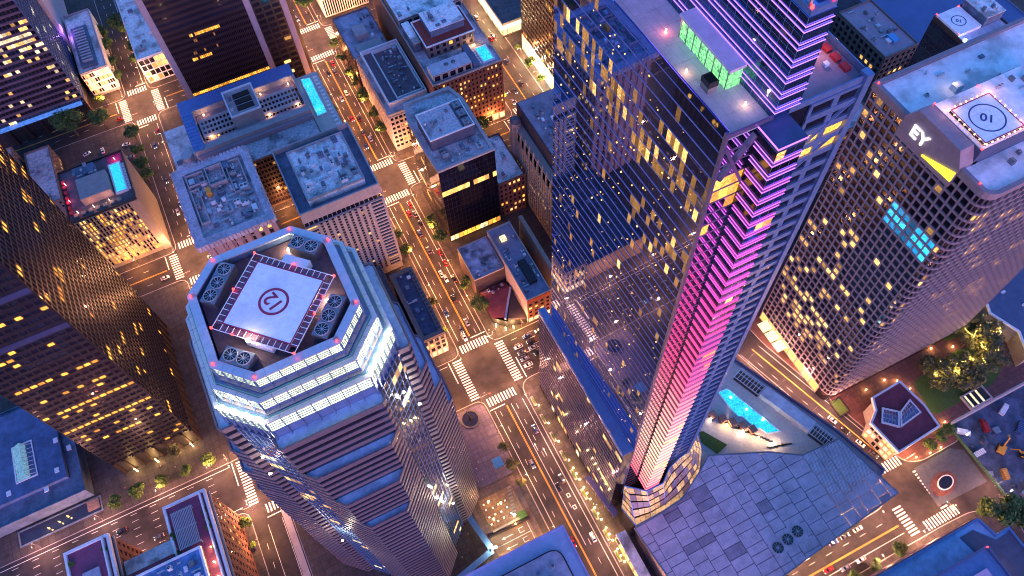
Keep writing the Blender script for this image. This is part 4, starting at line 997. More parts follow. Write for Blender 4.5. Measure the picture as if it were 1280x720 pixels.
facade(T, (-4.5, 232.3), (34, 232.3), 63, 66, 17, 1, pw=.12, sw=.05, d=.3, frame=BLUEM, dark=GDARK, lit=(WARM,), p=.0)
facade(T, (1.5, 232.3), (27, 232.3), 6, 62.5, 9, 26, pw=.55, sw=.35, d=.9, sd=.35, frame=LIGHTC, dark=GDARK, lit=(WARM,), p=.06, indiv=0)
for a_, b_ in (((-4.5, 232.3), (1.5, 232.3)), ((27, 232.3), (34, 232.3))): facade(T, a_, b_, 6, 62.5, 1, 21, pw=.18, sw=.42, d=.6, sd=.65, frame=LIGHTC, dark=GDARK, lit=(WARM,), p=.08)
facade(T, (34, 232.3), (34, 274), 6, 70, 18, 24, pw=.3, sw=.45, d=.5, frame=LIGHTC, dark=GDARK, lit=(WARM,), p=.06)

# black glass corner block
T = thing('black_office', 'glossy black office block with chamfered corners and raised grey roof box', 'office', (78, 258, 0))
P = [(66.5, 234.6), (93.5, 234.6), (93.7, 272), (90.5, 283), (65, 283), (62.4, 271), (62.4, 250), (63.3, 234.6)]
MB().prism(P, .14, 60).build('wall', GDARK, T); MB().prism(inset(P, .05), 59.7, 60.1).build('roof', ROOFG, T); MB().ring(inset(P, -.15), inset(P, 1.6), 60.0, 61.2).build('parapet', LIGHTC, T)
facade(T, (63.3, 234.6), (93.5, 234.6), 5, 60, 14, 14, pw=.03, sw=.05, d=.08, frame=BLACKM, dark=glass('black_glass', (.012, .012, .03), .05, .5), lit=(AMBER, WARM), litfn=lambda i, j, r: 2 if (j == 9 and r.random() < .9) else (1 if r.random() < .015 else 0))
facade(T, (62.4, 271), (62.4, 250), 5, 60, 10, 14, pw=.05, sw=.06, d=.1, frame=GRAND, dark=GTOWER, lit=(WARM,), p=.03)
facade(T, (63.3, 234.55), (93.5, 234.55), .3, 5, 12, 1, pw=.1, sw=.1, d=.2, frame=BLACKM, dark=GDARK, lit=(AMBER, SHOP), p=1.4, pname='shop_window')
MB().box(66, 89.4, 248, 266.5, 60, 67.5).build('plant_box', mat('slate_wall', (.10, .10, .15), .6), T); MB().box(66.3, 83.5, 248.3, 266.2, 67.5, 67.8).build('plant_roof', ROOFG, T); MB().ring(rect(65.8, 89.6, 247.8, 266.7), rect(66.4, 89, 248.4, 266.1), 67.5, 68.3).build('plant_rim', WHITEM, T)
for y in (251, 257, 263): add_unit(T, 86.5, y, 67.5, 4, 4.4, 1.6, 2, 2)
clutter(T, 67, 82, 249, 265, 67.8, 7, 4, 1.4); clutter(T, 67, 90, 236.5, 246.5, 60.1, 9, 41, 3.6); clutter(T, 66, 90, 269, 281, 60.1, 5, 42, 2.0)
# hotel row across the cross street
T = bld('grey_flat_block', 'plain low block with blue grey roof and square lift house by the leafy street', 'building', 60, 83, 361, 400, 27, PINKC, mat('lilac_roof', (.36, .34, .44), .8, var=.2, scale=.3, grime=.5), .7)
faces(T, 60, 83, 361, 400, 2, 26, 'WN', 3, 3.6, pw=.3, sw=.4, d=.3, frame=GRAND, dark=GDARK, lit=(WARM,), p=.08); MB().box(67, 74.5, 374, 383, 26.3, 31).build('lift_house', LIGHTC, T); clutter(T, 74, 82, 364, 398, 26.3, 8, 51, 2.4); MB().box(64, 80, 361.6, 370, 26.3, 28.5).build('upper_deck', LIGHTC, T)
T = bld('sunken_roof_block', 'pale block with white rimmed sunken plum roofs beside the tree-lined street', 'building', 61, 87.3, 307, 358.5, 31, LIGHTC, ROOFG, .8, cap=LIGHTC)
MB().ring(rect(63.5, 86.5, 311.5, 357), rect(64.3, 86, 312.3, 356.2), 30.2, 34.5).build('rim_wall', WHITEM, T); MB().box(64.3, 86, 312.3, 356.2, 30.2, 31.6).build('plum_roof', mat('plum_roof', (.14, .10, .13), .8, var=.25, scale=.3), T)
MB().ring(rect(69.5, 85.5, 314, 355), rect(70, 85, 314.5, 354.5), 31.6, 34).build('inner_rim', WHITEM, T); clutter(T, 71.5, 84.5, 326, 354, 31.6, 26, 61, 2.6); clutter(T, 74, 84, 315, 325, 31.6, 5, 62, 1.2)
faces(T, 61, 87.3, 307, 358.5, 3, 29, 'WN', 2.7, 3.7, pw=.3, sw=.42, d=.5, frame=LIGHTC, dark=GDARK, lit=(WARM,), p=.06)
T = bld('brick_hotel', 'red brick hotel with rows of small windows, red roof penthouse and roof pool', 'hotel', 87.6, 129, 301.5, 400, 46, BRICK, ROOFG, 1.2, cap=LIGHTC)
facade(T, (87.6, 301.5), (129, 301.5), 6, 44.5, 17, 11, pw=.56, sw=.5, d=.25, frame=BRICK, dark=GDARK, lit=(WARM, AMBER), p=.22)
facade(T, (129, 301.5), (129, 400), 6, 44.5, 34, 11, pw=.56, sw=.5, d=.25, frame=BRICK, dark=GDARK, lit=(WARM,), p=.15)
facade(T, (87.6, 301.4), (129, 301.4), .3, 6, 10, 1, pw=.2, sw=.2, d=.3, frame=CREAM, dark=GDARK, lit=(SHOP, WARM), p=1.3, pname='shop_window')
MB().box(89, 112, 303.5, 312, 44.8, 50.5).build('west_penthouse', mat('white_roof_wall', (.48, .47, .52), .7), T); facade(T, (89, 303.5), (112, 303.5), 45.2, 50, 5, 1, pw=.3, sw=.25, d=.4, frame=LIGHTC, dark=GDARK, lit=(WARM,), p=0)
for x, y in ((99, 308), (103, 308)): f_ = put('fan', FAN, T, local=True); f_.location = (x-T.location.x, y-T.location.y, 50.6); f_.scale = (1.3, 1.3, 1.4)
MB().box(113, 116.5, 303.5, 320, 44.8, 48).build('bar_house', ROOFB, T)
MB().box(94, 122, 322, 343, 44.8, 53).build('penthouse', PINKC, T); MB().box(93.4, 122.6, 321.4, 343.6, 53, 53.5).build('red_roof', ROOFR, T); MB().ring(rect(93.2, 122.8, 321.2, 343.8), rect(93.8, 122.2, 321.8, 343.2), 53.4, 54.1).build('roof_rim', WHITEM, T)
MB().box(99, 119, 327.5, 343, 53.5, 58).build('upper_house', ROOFB, T); MB().box(98.6, 119.4, 327.2, 343.4, 58, 58.5).build('upper_roof', ROOFW, T); clutter(T, 100, 118, 328, 342, 58.5, 9, 71, 2.6)
facade(T, (94, 322), (122, 322), 45, 53, 7, 2, pw=.5, sw=.4, d=.3, frame=PINKC, dark=GDARK, lit=(AMBER,), p=.2)
MB().box(119.8, 125.6, 305, 316, 44.8, 45.6).build('pool_water', POOLM, T); MB().ring(rect(119, 126.4, 304.2, 316.8), rect(119.8, 125.6, 305, 316), 44.8, 45.75).build('pool_edge', WHITEM, T)
for i in range(6): MB().box(117.6, 118.6, 305+i*1.9, 306.2+i*1.9, 44.8, 45.5).build('deck_bed', WHITEM, T)
plamp(T, 122, 319, 47.5, 90, (1, .6, .25)); plamp(T, 118, 320, 47.5, 90, (1, .6, .25)); MB().box(119, 121, 318.8, 319.2, 44.8, 46.4).build('bar_light', glow('bar_glow', (1, .55, .2), 5), T)
MB().box(89, 93, 330, 348, 44.8, 51).build('side_house', ROOFB, T); MB().box(88.8, 93.2, 329.8, 348.2, 51, 51.5).build('side_roof', ROOFW, T)
MB().box(88.5, 128, 352, 399, 44.8, 50).build('east_block', PINKC, T); MB().box(89, 127.5, 352.5, 398.5, 50, 50.4).build('east_roof', ROOFW, T); facade(T, (88.5, 352), (128, 352), 45.5, 49.5, 9, 1, pw=.3, sw=.2, d=.3, frame=LIGHTC, dark=GDARK, lit=(WARM,), p=0); clutter(T, 90, 126, 354, 390, 50.4, 16, 75, 4)
# more blocks up the street
T = bld('striped_corner_block', 'small ribbed block behind trees at the top of the avenue', 'building', 62, 92, 434, 475, 16, GRAND, ROOFG); faces(T, 62, 92, 434, 475, 1, 15, 'WN', 1.6, 14, pw=.4, sw=.1, d=.5, frame=WHITEM, dark=GDARK, lit=(WARM,), p=.1)
T = bld('dark_corner_tower', 'dark brown tower with glowing white shop front at its foot', 'tower', 163.5, 200, 304, 347, 120, GRAND, ROOFD)
faces(T, 163.5, 200, 304, 347, 13, 118, 'WN', 1.8, 3.8, pw=.22, sw=.4, d=.3, frame=mat('umber_metal', (.05, .032, .04)), dark=GDARK, lit=(AMBER,), p=.05)
facade(T, (163.45, 347), (163.45, 304), .3, 12.5, 12, 1, pw=.06, sw=.08, d=.2, frame=WHITEM, dark=SHOP, lit=(), pname='shop_window'); facade(T, (163.5, 303.95), (200, 303.95), .3, 12.5, 8, 1, pw=.06, sw=.08, d=.2, frame=WHITEM, dark=SHOP, pname='shop_window')
for y in (309, 318, 327, 336): plamp(T, 160.5, y, 7, 1500, (1, .8, .5))
T = bld('bright_edged_store', 'low store with brightly lit white canopy edge at the top', 'store', 157, 190, 362, 400, 11, CREAM, ROOFD, .8)
MB().ring(rect(154.5, 191, 359.5, 401), rect(157, 188, 362, 399), 8.5, 9.2).build('lit_canopy', glow('canopy_lights', (1, .78, .45), 3.0), T); facade(T, (157, 362), (190, 362), 1, 8, 10, 1, pw=.1, sw=.1, d=.2, frame=BLACKM, dark=SHOP, pname='shop_window'); facade(T, (157, 400), (157, 362), 1, 8, 10, 1, pw=.1, sw=.1, d=.2, frame=BLACKM, dark=SHOP, pname='shop_window')
for i in range(5): plamp(T, 153, 363+i*8, 6, 900, (1, .72, .35))
T = bld('mid_brick_block', 'narrow brick infill with white roof between black office and gothic facade', 'building', 94.5, 110, 236, 268, 30, BRICK, ROOFW); faces(T, 94.5, 110, 236, 268, 2, 29, 'WN', 2.6, 3.8, pw=.5, sw=.45, d=.25, frame=BRICK, dark=GDARK, lit=(WARM, AMBER), p=.3); clutter(T, 95.5, 109, 237, 267, 29, 10, 81, 3.0)
# white gothic facade
T = thing('gothic_block', 'pale terracotta block with pinnacled gothic roofline beside the mirror tower', 'building', (124, 230, 0))
MB().box(112, 140, 190, 254, .14, 49.5).build('wall', TERRA, T)
facade(T, (112, 254), (112, 190), 4, 44, 26, 12, pw=.5, sw=.3, d=.6, sd=.3, frame=TERRA, dark=GDARK, lit=(WARM,), p=.08)
facade(T, (112, 190), (140, 190), 4, 44, 9, 12, pw=.5, sw=.4, d=.3, frame=TERRA, dark=GDARK, lit=(WARM,), p=.08)
for i in range(14):
    y = 191+i*4.7; b = MB(); b.box(111.3, 112.9, y, y+1.0, 42, 50.5); b.cyl((112.1, y+.5), .6, .05, 50.5, 54, 6); b.build('pinnacle', TERRA, T)
    if i < 13: b = MB(); b.prism([(112.0, y+1.0), (112.6, y+1.0), (112.6, y+4.7), (112.0, y+4.7)], 44, 50.3); b.build('gable_arch', TERRA, T)
MB().cyl((113.4, 252.5), 3.0, 3.0, .2, 53, 14).build('corner_turret', TERRA, T); MB().cyl((113.4, 252.5), 3.1, 1.6, 53, 55, 14).build('turret_cap', ROOFD, T)
MB().box(116.5, 139.8, 190.3, 257, 49.5, 60).build('rear_block', PURPW, T); MB().box(117, 139.3, 190.8, 256.5, 60, 60.3).build('roof', mat('mauve_roof', (.25, .20, .26), .85, var=.3, grime=.3), T); MB().ring(rect(127, 138, 215, 240), rect(127.7, 137.3, 215.7, 239.3), 60.3, 61.6).build('roof_curb', WHITEM, T); clutter(T, 118, 126, 195, 255, 60.3, 14, 91, 2.0)
b = MB(); b.box(96.5, 98.5, 178, 217, .14, 24).build('party_wall', CREAM, T)
# two low roofs and the corner pub
T = bld('stucco_block', 'low plum walled block with stained blue-white roof on the street corner', 'building', 61, 77.5, 195.5, 217, 19, PURPW, mat('stained_roof', (.36, .37, .47), .8, var=.5, scale=.22, grime=.7), .8, cap=LIGHTC)
clutter(T, 62, 76.5, 197, 200.5, 18.2, 7, 95, 1.8)
T = bld('red_front_block', 'lavender roofed block with red brick end facade lit at street level', 'building', 78, 91, 170.5, 216.5, 24, mat('lavender_render2', (.40, .32, .36), .8, var=.12), mat('violet_roof', (.25, .23, .33), .85, var=.2, grime=.3), 1.0, cap=LIGHTC)
facade(T, (78, 170.5), (91, 170.5), 5, 20, 4, 4, pw=.45, sw=.45, d=.3, frame=BRICK, dark=GDARK, lit=(WARM,), p=.5); MB().box(78, 91, 170.2, 170.6, 20.2, 23.4).build('red_fascia', ROOFR, T); facade(T, (78, 170.45), (91, 170.45), .3, 5, 4, 1, pw=.2, sw=.2, d=.3, frame=BRICK, dark=SHOP, pname='shop_window')
MB().box(83.5, 87.5, 178, 192, 23.0, 25.2).build('roof_well', DARKW, T); MB().box(82, 85, 207, 210, 23, 24.6).build('skylight_box', PALE, T); clutter(T, 79.5, 83, 173, 205, 23.0, 12, 96, 1.8); clutter(T, 87.8, 90, 180, 213, 23.0, 8, 97, 1.6)
T = thing('corner_pub', 'small triangular maroon and black pitched roof restaurant on the intersection corner', 'restaurant', (69, 182, 0))
MB().prism([(77.2, 171), (77.2, 195), (62, 195), (62, 179), (67.5, 173.4)], .14, 6).build('wall', DARKW, T)
MB().face([(62, 195, 6.2), (61.6, 178.6, 6.2), (67.0, 174.0, 9.5), (76.8, 189, 9.5), (76.8, 195, 6.4)][::-1]).face([(62, 195, 6.0), (61.6, 178.6, 6.0), (67.0, 174.0, 6.0), (76.8, 189, 6.0), (76.8, 195, 6.0)]).build('maroon_roof', ROOFM, T)
MB().face([(68.2, 173.0, 9.3), (77.6, 170.4, 6.2), (77.5, 188, 9.3)]).face([(68.2, 173.0, 6.2), (77.6, 170.4, 6.2), (68.2, 173.0, 9.3)]).build('black_roof', mat('black_shingle', (.03, .025, .045), .8, var=.3, scale=2), T)
MB().tube((66.8, 173.2, 9.6), (77.2, 188.6, 9.6), .7, n=4).build('ridge_light', mat('pale_ridge', (.5, .5, .6), .4, .4), T); clutter(T, 64, 76, 190, 194.5, 7, 7, 98, 1.8)
for x, y in ((62.5, 176), (66, 172), (70, 171)): plamp(T, x, y, 3.5, 260, (1, .7, .25)); MB().box(x-.15, x+.15, y-.15, y+.15, .15, 3.2).build('uplight', LAMPW, T)
# arcade corner building by the avenue
T = bld('arched_corner_block', 'four storey corner block with dark flat roof and lit arched ground floor', 'building', 23.5, 35.3, 175, 217, 21, PINKC, mat('navy_roof', (.05, .06, .12), .7, var=.4, scale=.3), 1.2, pw=2.2)
faces(T, 23.5, 35.3, 175, 217, 6, 19.5, 'WS', 2.9, 4.6, pw=.35, sw=.25, d=.4, frame=CREAM, dark=GDARK, lit=(WARM,), p=.1); faces(T, 23.5, 35.3, 175, 217, .3, 6, 'WS', 3, 6, pw=.3, sw=.2, d=.3, frame=CREAM, dark=SHOP, pname='shop_window')
for i in range(16): MB().box(33.6, 34.4, 178+i*2.4, 178.8+i*2.4, 20, 21.4).build('roof_block', BLACKM, T)
clutter(T, 25, 33, 178, 215, 19.8, 9, 101, 2.6)
# mid-block fillers hidden between
T = bld('garage_block', 'plain block behind the arched corner building', 'building', -14, 22, 176, 228, 16, PINKC, ROOFD); clutter(T, -12, 20, 178, 226, 15, 10, 103, 4)
# club with roof gardens, bottom left
T = thing('brick_club', 'red brick club house with roof garden terraces and pergola by the avenue', 'building', (-115, 115, 0))
for (x0, x1, y0, y1) in ((-101, -84.2, 60, 142), (-141, -124, 60, 142)):
    MB().box(x0, x1, y0, y1, .14, 44).build('wall', BRICK, T); MB().box(x0+.3, x1-.3, y0+.3, y1-.3, 44, 44.4).build('terrace', mat('magenta_tile', (.22, .05, .11), .7, var=.2), T)
    MB().ring(rect(x0-.4, x1+.4, y0-.4, y1+.4), rect(x0+.6, x1-.6, y0+.6, y1-.6), 43.4, 45.6).build('parapet', WHITEM, T)
    facade(T, (x1, y0), (x1, y1), 2, 42, 22, 10, pw=.52, sw=.5, d=.25, frame=BRICK, dark=GDARK, lit=(WARM, AMBER), p=.16)
    MB().box(x1+.26, x1+.9, y0, y1, 40.6, 41.6).build('belt_course', LIGHTC, T); MB().box(x1-2.2, x1-1.6, y0+1, y1-1, 44.4, 46.8).build('inner_wall', WHITEM, T)
MB().box(-123.9, -101.1, 60, 132, .14, 36).build('wall', BRICK, T); MB().box(-123.8, -101.2, 122, 131.8, 36, 36.4).build('light_roof', ROOFW, T); MB().box(-123.8, -101.2, 60, 121.8, 36, 47).build('rear_block', ROOFM, T)
MB().box(-122.5, -91, 60, 119, 47, 48.2).build('blue_roof', mat('cobalt_roof', (.10, .22, .45), .6, var=.6, scale=.25, grime=.2), T); MB().ring(rect(-123, -90.5, 60, 119.5), rect(-122.2, -91.3, 60.8, 118.7), 47, 49).build('roof_rim', WHITEM, T); clutter(T, -112, -92, 100, 118, 48.2, 22, 111, 2.6)
MB().box(-91.2, -90.8, 60, 119, 40, 47).build('rear_wall', BRICK, T)
for i in range(14): MB().box(-98.5+i*.62, -98.2+i*.62, 121.5, 137.5, 47.2, 47.45).build('pergola_slat', GALV, T)
for y in (122, 129.5, 137): MB().box(-98.6, -89.8, y, y+.3, 46.9, 47.18).build('pergola_beam', GALV, T)
for x in (-98, -90.2): 
    for y in (122.2, 137): MB().box(x-.15, x+.15, y-.15, y+.15, 44.4, 46.9).build('pergola_post', GALV, T)
MB().box(-136, -129.5, 118, 131, 44.4, 45.6).build('roof_house', mat('grey_lavender', (.34, .33, .42), .7), T)
bushm = None
for x, y in ((-87.5, 118), (-88, 112), (-88, 106)): plamp(T, x, y, 47.5, 60, (1, .55, .3)); MB().box(x-.15, x+.15, y-.15, y+.15, 44.4, 46.5).build('terrace_lamp', LAMPW, T)
# blue roofed block at the bottom edge
T = thing('blue_roof_block', 'block with bright blue parapet roof at the bottom edge beside avenue', 'building', (15, 30, 0))
P = [(-6, -10), (36.2, -10), (36.2, 57.2), (-6, 57.2)]
MB().prism(P, .14, 74.5, top=False).build('wall', LIGHTC, T); MB().prism(inset(P, .1), 74.4, 75).build('roof', mat('bright_blue_roof', (.32, .40, .58), .5, .1, var=.12), T); MB().ring(inset(P, -.2), inset(P, .4), 74.9, 75.9).build('parapet', mat('violet_coping', (.36, .32, .55), .5), T)
q = rounded([(0, -8), (31, -8), (31, 51), (0, 51)], 4); MB().ring(inset(q, -.6), inset(q, .1), 75, 75.5).build('gutter', DARKW, T); clutter(T, 2, 29, 43, 50, 76.6, 5, 161, 2.0); MB().prism(q, 75, 76.6).build('inner_deck', mat('lilac_deck', (.33, .31, .40), .8, var=.25, grime=.3), T); MB().prism(rect(9, 25, 5, 41), 76.6, 79).build('plant_box', BLUEM, T); MB().ring(rect(8.6, 25.4, 4.6, 41.4), rect(9.4, 24.6, 5.4, 40.6), 79, 79.7).build('plant_rim', VIOM, T)
faces(T, -6, 36.2, -10, 57.2, 3, 73.5, 'NSE', 3, 4, pw=.25, sw=.4, d=.35, frame=LIGHTC, dark=GDARK, lit=(WARM,), p=.08)
o = put('beacon', bm_, T, local=True); o.location = (24.8-15, 41-30, 79.6)
# block bottom right with blue roof
T = thing('blue_terrace_block', 'office block with cobalt stepped roof terraces at the bottom right corner', 'office', (160, -30, 0))
P = [(110, -60), (184, -60), (184, -14), (178, -14), (176.3, -6.6), (110, -6.6)]
MB().prism(P, .14, 58.5, top=False).build('wall', GRAND, T); MB().prism(inset(P, .1), 58.4, 59).build('roof', mat('cobalt_deck', (.30, .42, .62), .5, .1, var=.25, scale=.3, grime=.2), T); MB().ring(inset(P, -.2), inset(P, .6), 58.8, 60.1).build('parapet', BLUEM, T)
facade(T, (176.3, -6.6), (110, -6.6), 3, 57.5, 30, 15, pw=.2, sw=.4, d=.5, sd=.6, frame=mat('purple_granite', (.17, .12, .17), .35), dark=GDARK, lit=(WARM,), p=.04)
MB().prism([(166, -9), (172, -9), (177, -15.5), (184, -15.5), (183.5, -40), (172, -40)][::-1], 59, 59.3).build('dark_deck', mat('slate_deck', (.08, .08, .13), .7), T)
MB().box(120, 168.5, -60, -15.3, 59, 66).build('upper_block', BLUEM, T); MB().ring(rect(119.8, 168.8, -60, -15), rect(120.6, 168, -60, -15.8), 66, 67).build('upper_rim', VIOM, T); MB().box(150, 163, -40, -21, 66, 66.6).build('pink_panel', mat('pink_panel', (.55, .35, .50), .6), T)
o = put('beacon', bm_, T, local=True); o.location = (168-160, -15.6+30, 67)
plamp(T, 170, -24, 61.5, 90, (1, .5, .2))

# ------------------------------------------------------------------ lattice tower with the sign
T = thing('lattice_tower', 'rose concrete grid office tower with helipad 10 and lit letter sign', 'skyscraper', (222, 93, 0))
R_ = 3.6
arc = [(184+R_-R_*math.cos(t_), 67+R_-R_*math.sin(t_)) for t_ in [math.pi/2*k/4 for k in range(5)]]
P = arc+[(264, 67), (264, 119), (184, 119)]
P = P[:5]+P[5:]
MB().prism(inset(P, .05), .14, 164.5).build('wall', GEY, T)
MB().prism(inset(P, .4), 164.4, 164.9).build('roof', mat('white_violet_roof', (.88, .84, .88), .8, var=.15, scale=.3, grime=.4), T)
MB().ring(inset(P, -.7), inset(P, .8), 163.6, 166.4).build('parapet', mat('mauve_concrete', (.24, .19, .22), .7, var=.12), T)
MC = MATS['mauve_concrete']
def ey_lit(i, j, r):
    if 28 <= j <= 30 and i >= 9: return 2
    if j < 3: return 0
    b = {6: .5, 9: .8, 10: .35, 13: .45, 16: .6, 19: .3, 5: .6, 4: .6, 7: .4, 12: .2, 22: .15}.get(j, .06)
    if i > 12: b *= .5
    return 1 if r.random() < b else 0
facade(T, (184, 119), (184, 70.6), 8, 163.6, 16, 38, pw=.17, sw=.24, d=.7, sd=.55, frame=MC, dark=GEY, lit=(WARM, CYAN), litfn=ey_lit, indiv=300, litO=(WARMO, CYANO), fname='concrete_grid')
for k in range(4): facade(T, arc[k], arc[k+1], 8, 163.6, 1, 38, pw=.12, sw=.24, d=.5, sd=.55, frame=MC, dark=GEY, lit=(WARM,), p=.1, fname='corner_grid')
facade(T, (187.6, 67), (264, 67), 8, 163.6, 25, 38, pw=.17, sw=.24, d=.7, sd=.55, frame=MC, dark=GEY, lit=(WARM,), p=.15, fname='concrete_grid')
facade(T, (184, 119), (184, 73), .3, 8, 8, 1, pw=.1, sw=.1, d=.4, frame=MC, dark=WARM, pname='lobby_window')
for k, y in enumerate((112, 106, 100)): MB().box(178.5, 183.8, y-2.6, y+2.6, 4.6, 5.1).build('lit_canopy', glow('canopy_glow', (1, .68, .35), 2.2), T)
# sign wall
sw_ = [(79, 164), (79, 166.5), (82, 172), (100, 172), (103.5, 166.5), (103.5, 157.5), (79, 157.5)]
b = MB(); k0 = len(b.v)
b.face([(182.7, y, z) for y, z in sw_][::-1]); b.face([(190, y, z) for y, z in sw_])
for i in range(len(sw_)):
    p, q = sw_[i], sw_[(i+1) % len(sw_)]; b.face([(182.7, p[0], p[1]), (190, p[0], p[1]), (190, q[0], q[1]), (182.7, q[0], q[1])])
b.build('sign_wall', mat('mauve_sign_wall', (.27, .20, .24), .6), T)
sg = text_mesh('EY', 6.8, glow('sign_white', (.9, .95, 1.0), 5), .12, .004)
o = put('sign_letters', sg, T, local=True); o.matrix_basis = Matrix.Translation((182.4-222, 95.6-93, 164.4)) @ Matrix(((0, 0, -1, 0), (-1, 0, 0, 0), (0, 1, 0, 0), (0, 0, 0, 1))).to_4x4()
MB().hexa([(182.3, 91.6, 159.6), (182.3, 79.2, 160.4), (182.6, 79.2, 160.4), (182.6, 91.6, 159.6)], [(182.3, 91.6, 159.9), (182.3, 79.2, 164.4), (182.6, 79.2, 164.4), (182.6, 91.6, 159.9)]).build('sign_beam', glow('sign_yellow', (1, .85, .02), 5), T)
MB().box(188, 232, 79, 100, 164.6, 172).build('helipad_block', mat('navy_wall', (.07, .09, .16), .6), T)
MB().prism(rect(188.2, 231.8, 79.2, 99.8), 172, 172.3).build('pad_roof', MATS['white_violet_roof'], T)
HX, HY, HS, HZ2 = 197.3, 87.6, 7.6, 173.4
MB().box(HX-HS, HX+HS, HY-HS, HY+HS, 172.3, HZ2-.3).build('helipad_base', DARKW, T)
for i in range(3):
    for j in range(3): piece('helipad_slab', PADW, T, (HX+(i-1)*HS*2/3, HY+(j-1)*HS*2/3, HZ2-.15), (1, 0), (0, 1), HS*2/3*.985, HS*2/3*.985, .3)
P = rect(HX-HS, HX+HS, HY-HS, HY+HS); MB().ring(inset(P, -.02), inset(P, .35), HZ2+.005, HZ2+.05).build('pad_border', MAROON, T)
MB().ring(oval(HX, HY, 5.6, 5.6, 36), oval(HX, HY, 5.15, 5.15, 36), HZ2+.005, HZ2+.04).build('pad_circle', mat('navy_paint', (.05, .05, .15), .6), T)
o = put('pad_number', text_mesh('10', 4.4, MATS['navy_paint'], .01), T, local=True); o.location = (HX-222, HY-93, HZ2+.03); o.rotation_euler = (0, 0, math.radians(135))
o_l = glow('pad_edge_lamp', (1, .45, .12), 14); pm = MB().cyl((0, 0), .22, .18, 0, .35, 7).mesh('edge_lamp', o_l)
for i in range(8):
    for (x, y) in ((HX-HS-.4, HY-HS+i*2.17), (HX+HS+.4, HY-HS+i*2.17), (HX-HS+i*2.17, HY-HS-.4), (HX-HS+i*2.17, HY+HS+.4)):
        o = put('edge_lamp', pm, T, local=True); o.location = (x-222, y-93, HZ2-.1)
for x, y in ((184.3, 118.5), (188.3, 100), (188.3, 79.3), (184.5, 72), (205, 99.6)): o = put('beacon', bm_, T, local=True); o.location = (x-222, y-93, 172.2 if x > 188 else 166.4)
for x, y in ((190, 96.0), (206, 96.2), (206, 79.5)): plamp(T, x, y, 175.5, 70, (1, .45, .35))
clutter(T, 206, 230, 80, 99, 172.3, 9, 121, 2.6); clutter(T, 189, 230, 102, 117, 164.9, 7, 122, 2.0); clutter(T, 191, 230, 69, 78, 164.9, 8, 123, 2.2)
add_unit(T, 205.5, 105.5, 164.9, 3, 2.6, 2.6, 1); plamp(T, 204, 106.5, 168.5, 40, (1, .65, .3))
# black tower behind, with its own helipad
T = bld('black_slab_tower', 'black tower with pale roof and small helipad behind the lattice tower', 'tower', 295, 321, 145.5, 179.5, 100, DARKW, mat('pale_blue_roof', (.44, .48, .62), .8, var=.12, scale=.3, grime=.2), .8, cap=BLACKM)
faces(T, 295, 321, 145.5, 179.5, 4, 98, 'WN', 2, 3.8, pw=.06, sw=.12, d=.12, frame=BLACKM, dark=GDARK, lit=(WARM,), p=.02)
MB().box(295.6, 308.5, 164, 178.8, 99.2, 101).build('helipad_deck', PADW, T)
MB().ring(oval(301.6, 171.2, 3.4, 3.4, 28), oval(301.6, 171.2, 3.0, 3.0, 28), 101.005, 101.05).build('pad_circle', MATS['navy_paint'], T)
o = put('pad_number', text_mesh('10', 2.8, MATS['navy_paint'], .01), T, local=True); o.location = (301.6-308, 171.2-162.5, 101.03); o.rotation_euler = (0, 0, math.radians(135))
MB().box(309.5, 320, 164, 178, 99.2, 104.5).build('penthouse', ROOFB, T); MB().box(309.3, 320.2, 163.8, 178.2, 104.5, 104.9).build('penthouse_roof', ROOFW, T); clutter(T, 310, 319, 165, 177, 104.9, 8, 131, 1.6); clutter(T, 300, 319, 147, 161, 99.2, 7, 132, 2.2)
for x, y in ((295.5, 179), (295.5, 164.2), (308, 178.6)): o = put('beacon', bm_, T, local=True); o.location = (x-T.location.x, y-T.location.y, 101)
l_ = glow('blue_spot', (.3, .5, 1.0), 30); MB().cyl((296, 160.5), .7, .7, 99.9, 101, 8).build('blue_spotlight', l_, T)
T = bld('pink_grid_block', 'pink stone block with square window grid and cluttered roof at upper right', 'building', 327.5, 351, 214, 256, 30, PINKC, MATS['rose_roof'], 1.0)
faces(T, 327.5, 351, 214, 256, 3, 28.5, 'WN', 4.2, 4.2, pw=.42, sw=.4, d=.4, frame=PINKC, dark=GDARK, lit=(WARM,), p=.08); clutter(T, 330, 349, 216, 254, 29, 16, 141, 3.4); MB().box(339, 343, 221, 227, 29, 31).build('blue_unit', mat('azure_unit', (.08, .30, .60), .5), T)
T = bld('blue_hall', 'large plain navy roofed hall behind the pink grid block', 'hall', 353, 430, 190, 300, 22, ROOFB, mat('navy_membrane', (.05, .10, .25), .6, var=.12, scale=.1), .6)
T = bld('lit_corner_block', 'pink windowed block at the far right edge beside black tower', 'building', 330, 356, 120, 150, 60, PINKC, ROOFB); faces(T, 330, 356, 120, 150, 3, 58, 'WN', 3, 4, pw=.35, sw=.35, d=.4, frame=PINKC, dark=GDARK, lit=(AMBER,), p=.25)
for i, (x0, x1, y0, y1, z, lb) in enumerate(((170, 215, 176, 262, 30, 'grey block behind the mirror tower by the hidden crossing'), (226, 290, 178, 270, 36, 'grey roofed block across the hidden avenue behind lattice tower'), (330, 400, 320, 400, 26, 'dim block at the top right beyond the hall'), (225, 300, 305, 400, 34, 'plain block south of the dark corner tower'))):
    T = bld('mid_block', lb, 'building', x0, x1, y0, y1, z, PINKC, ROOFG); faces(T, x0, x1, y0, y1, 2, z-1, 'WN', 3.4, 3.8, pw=.4, sw=.4, d=.3, frame=PINKC, dark=GDARK, lit=(WARM,), p=.2); clutter(T, x0+2, x1-2, y0+2, y1-2, z-1, 14, 150+i, 4)
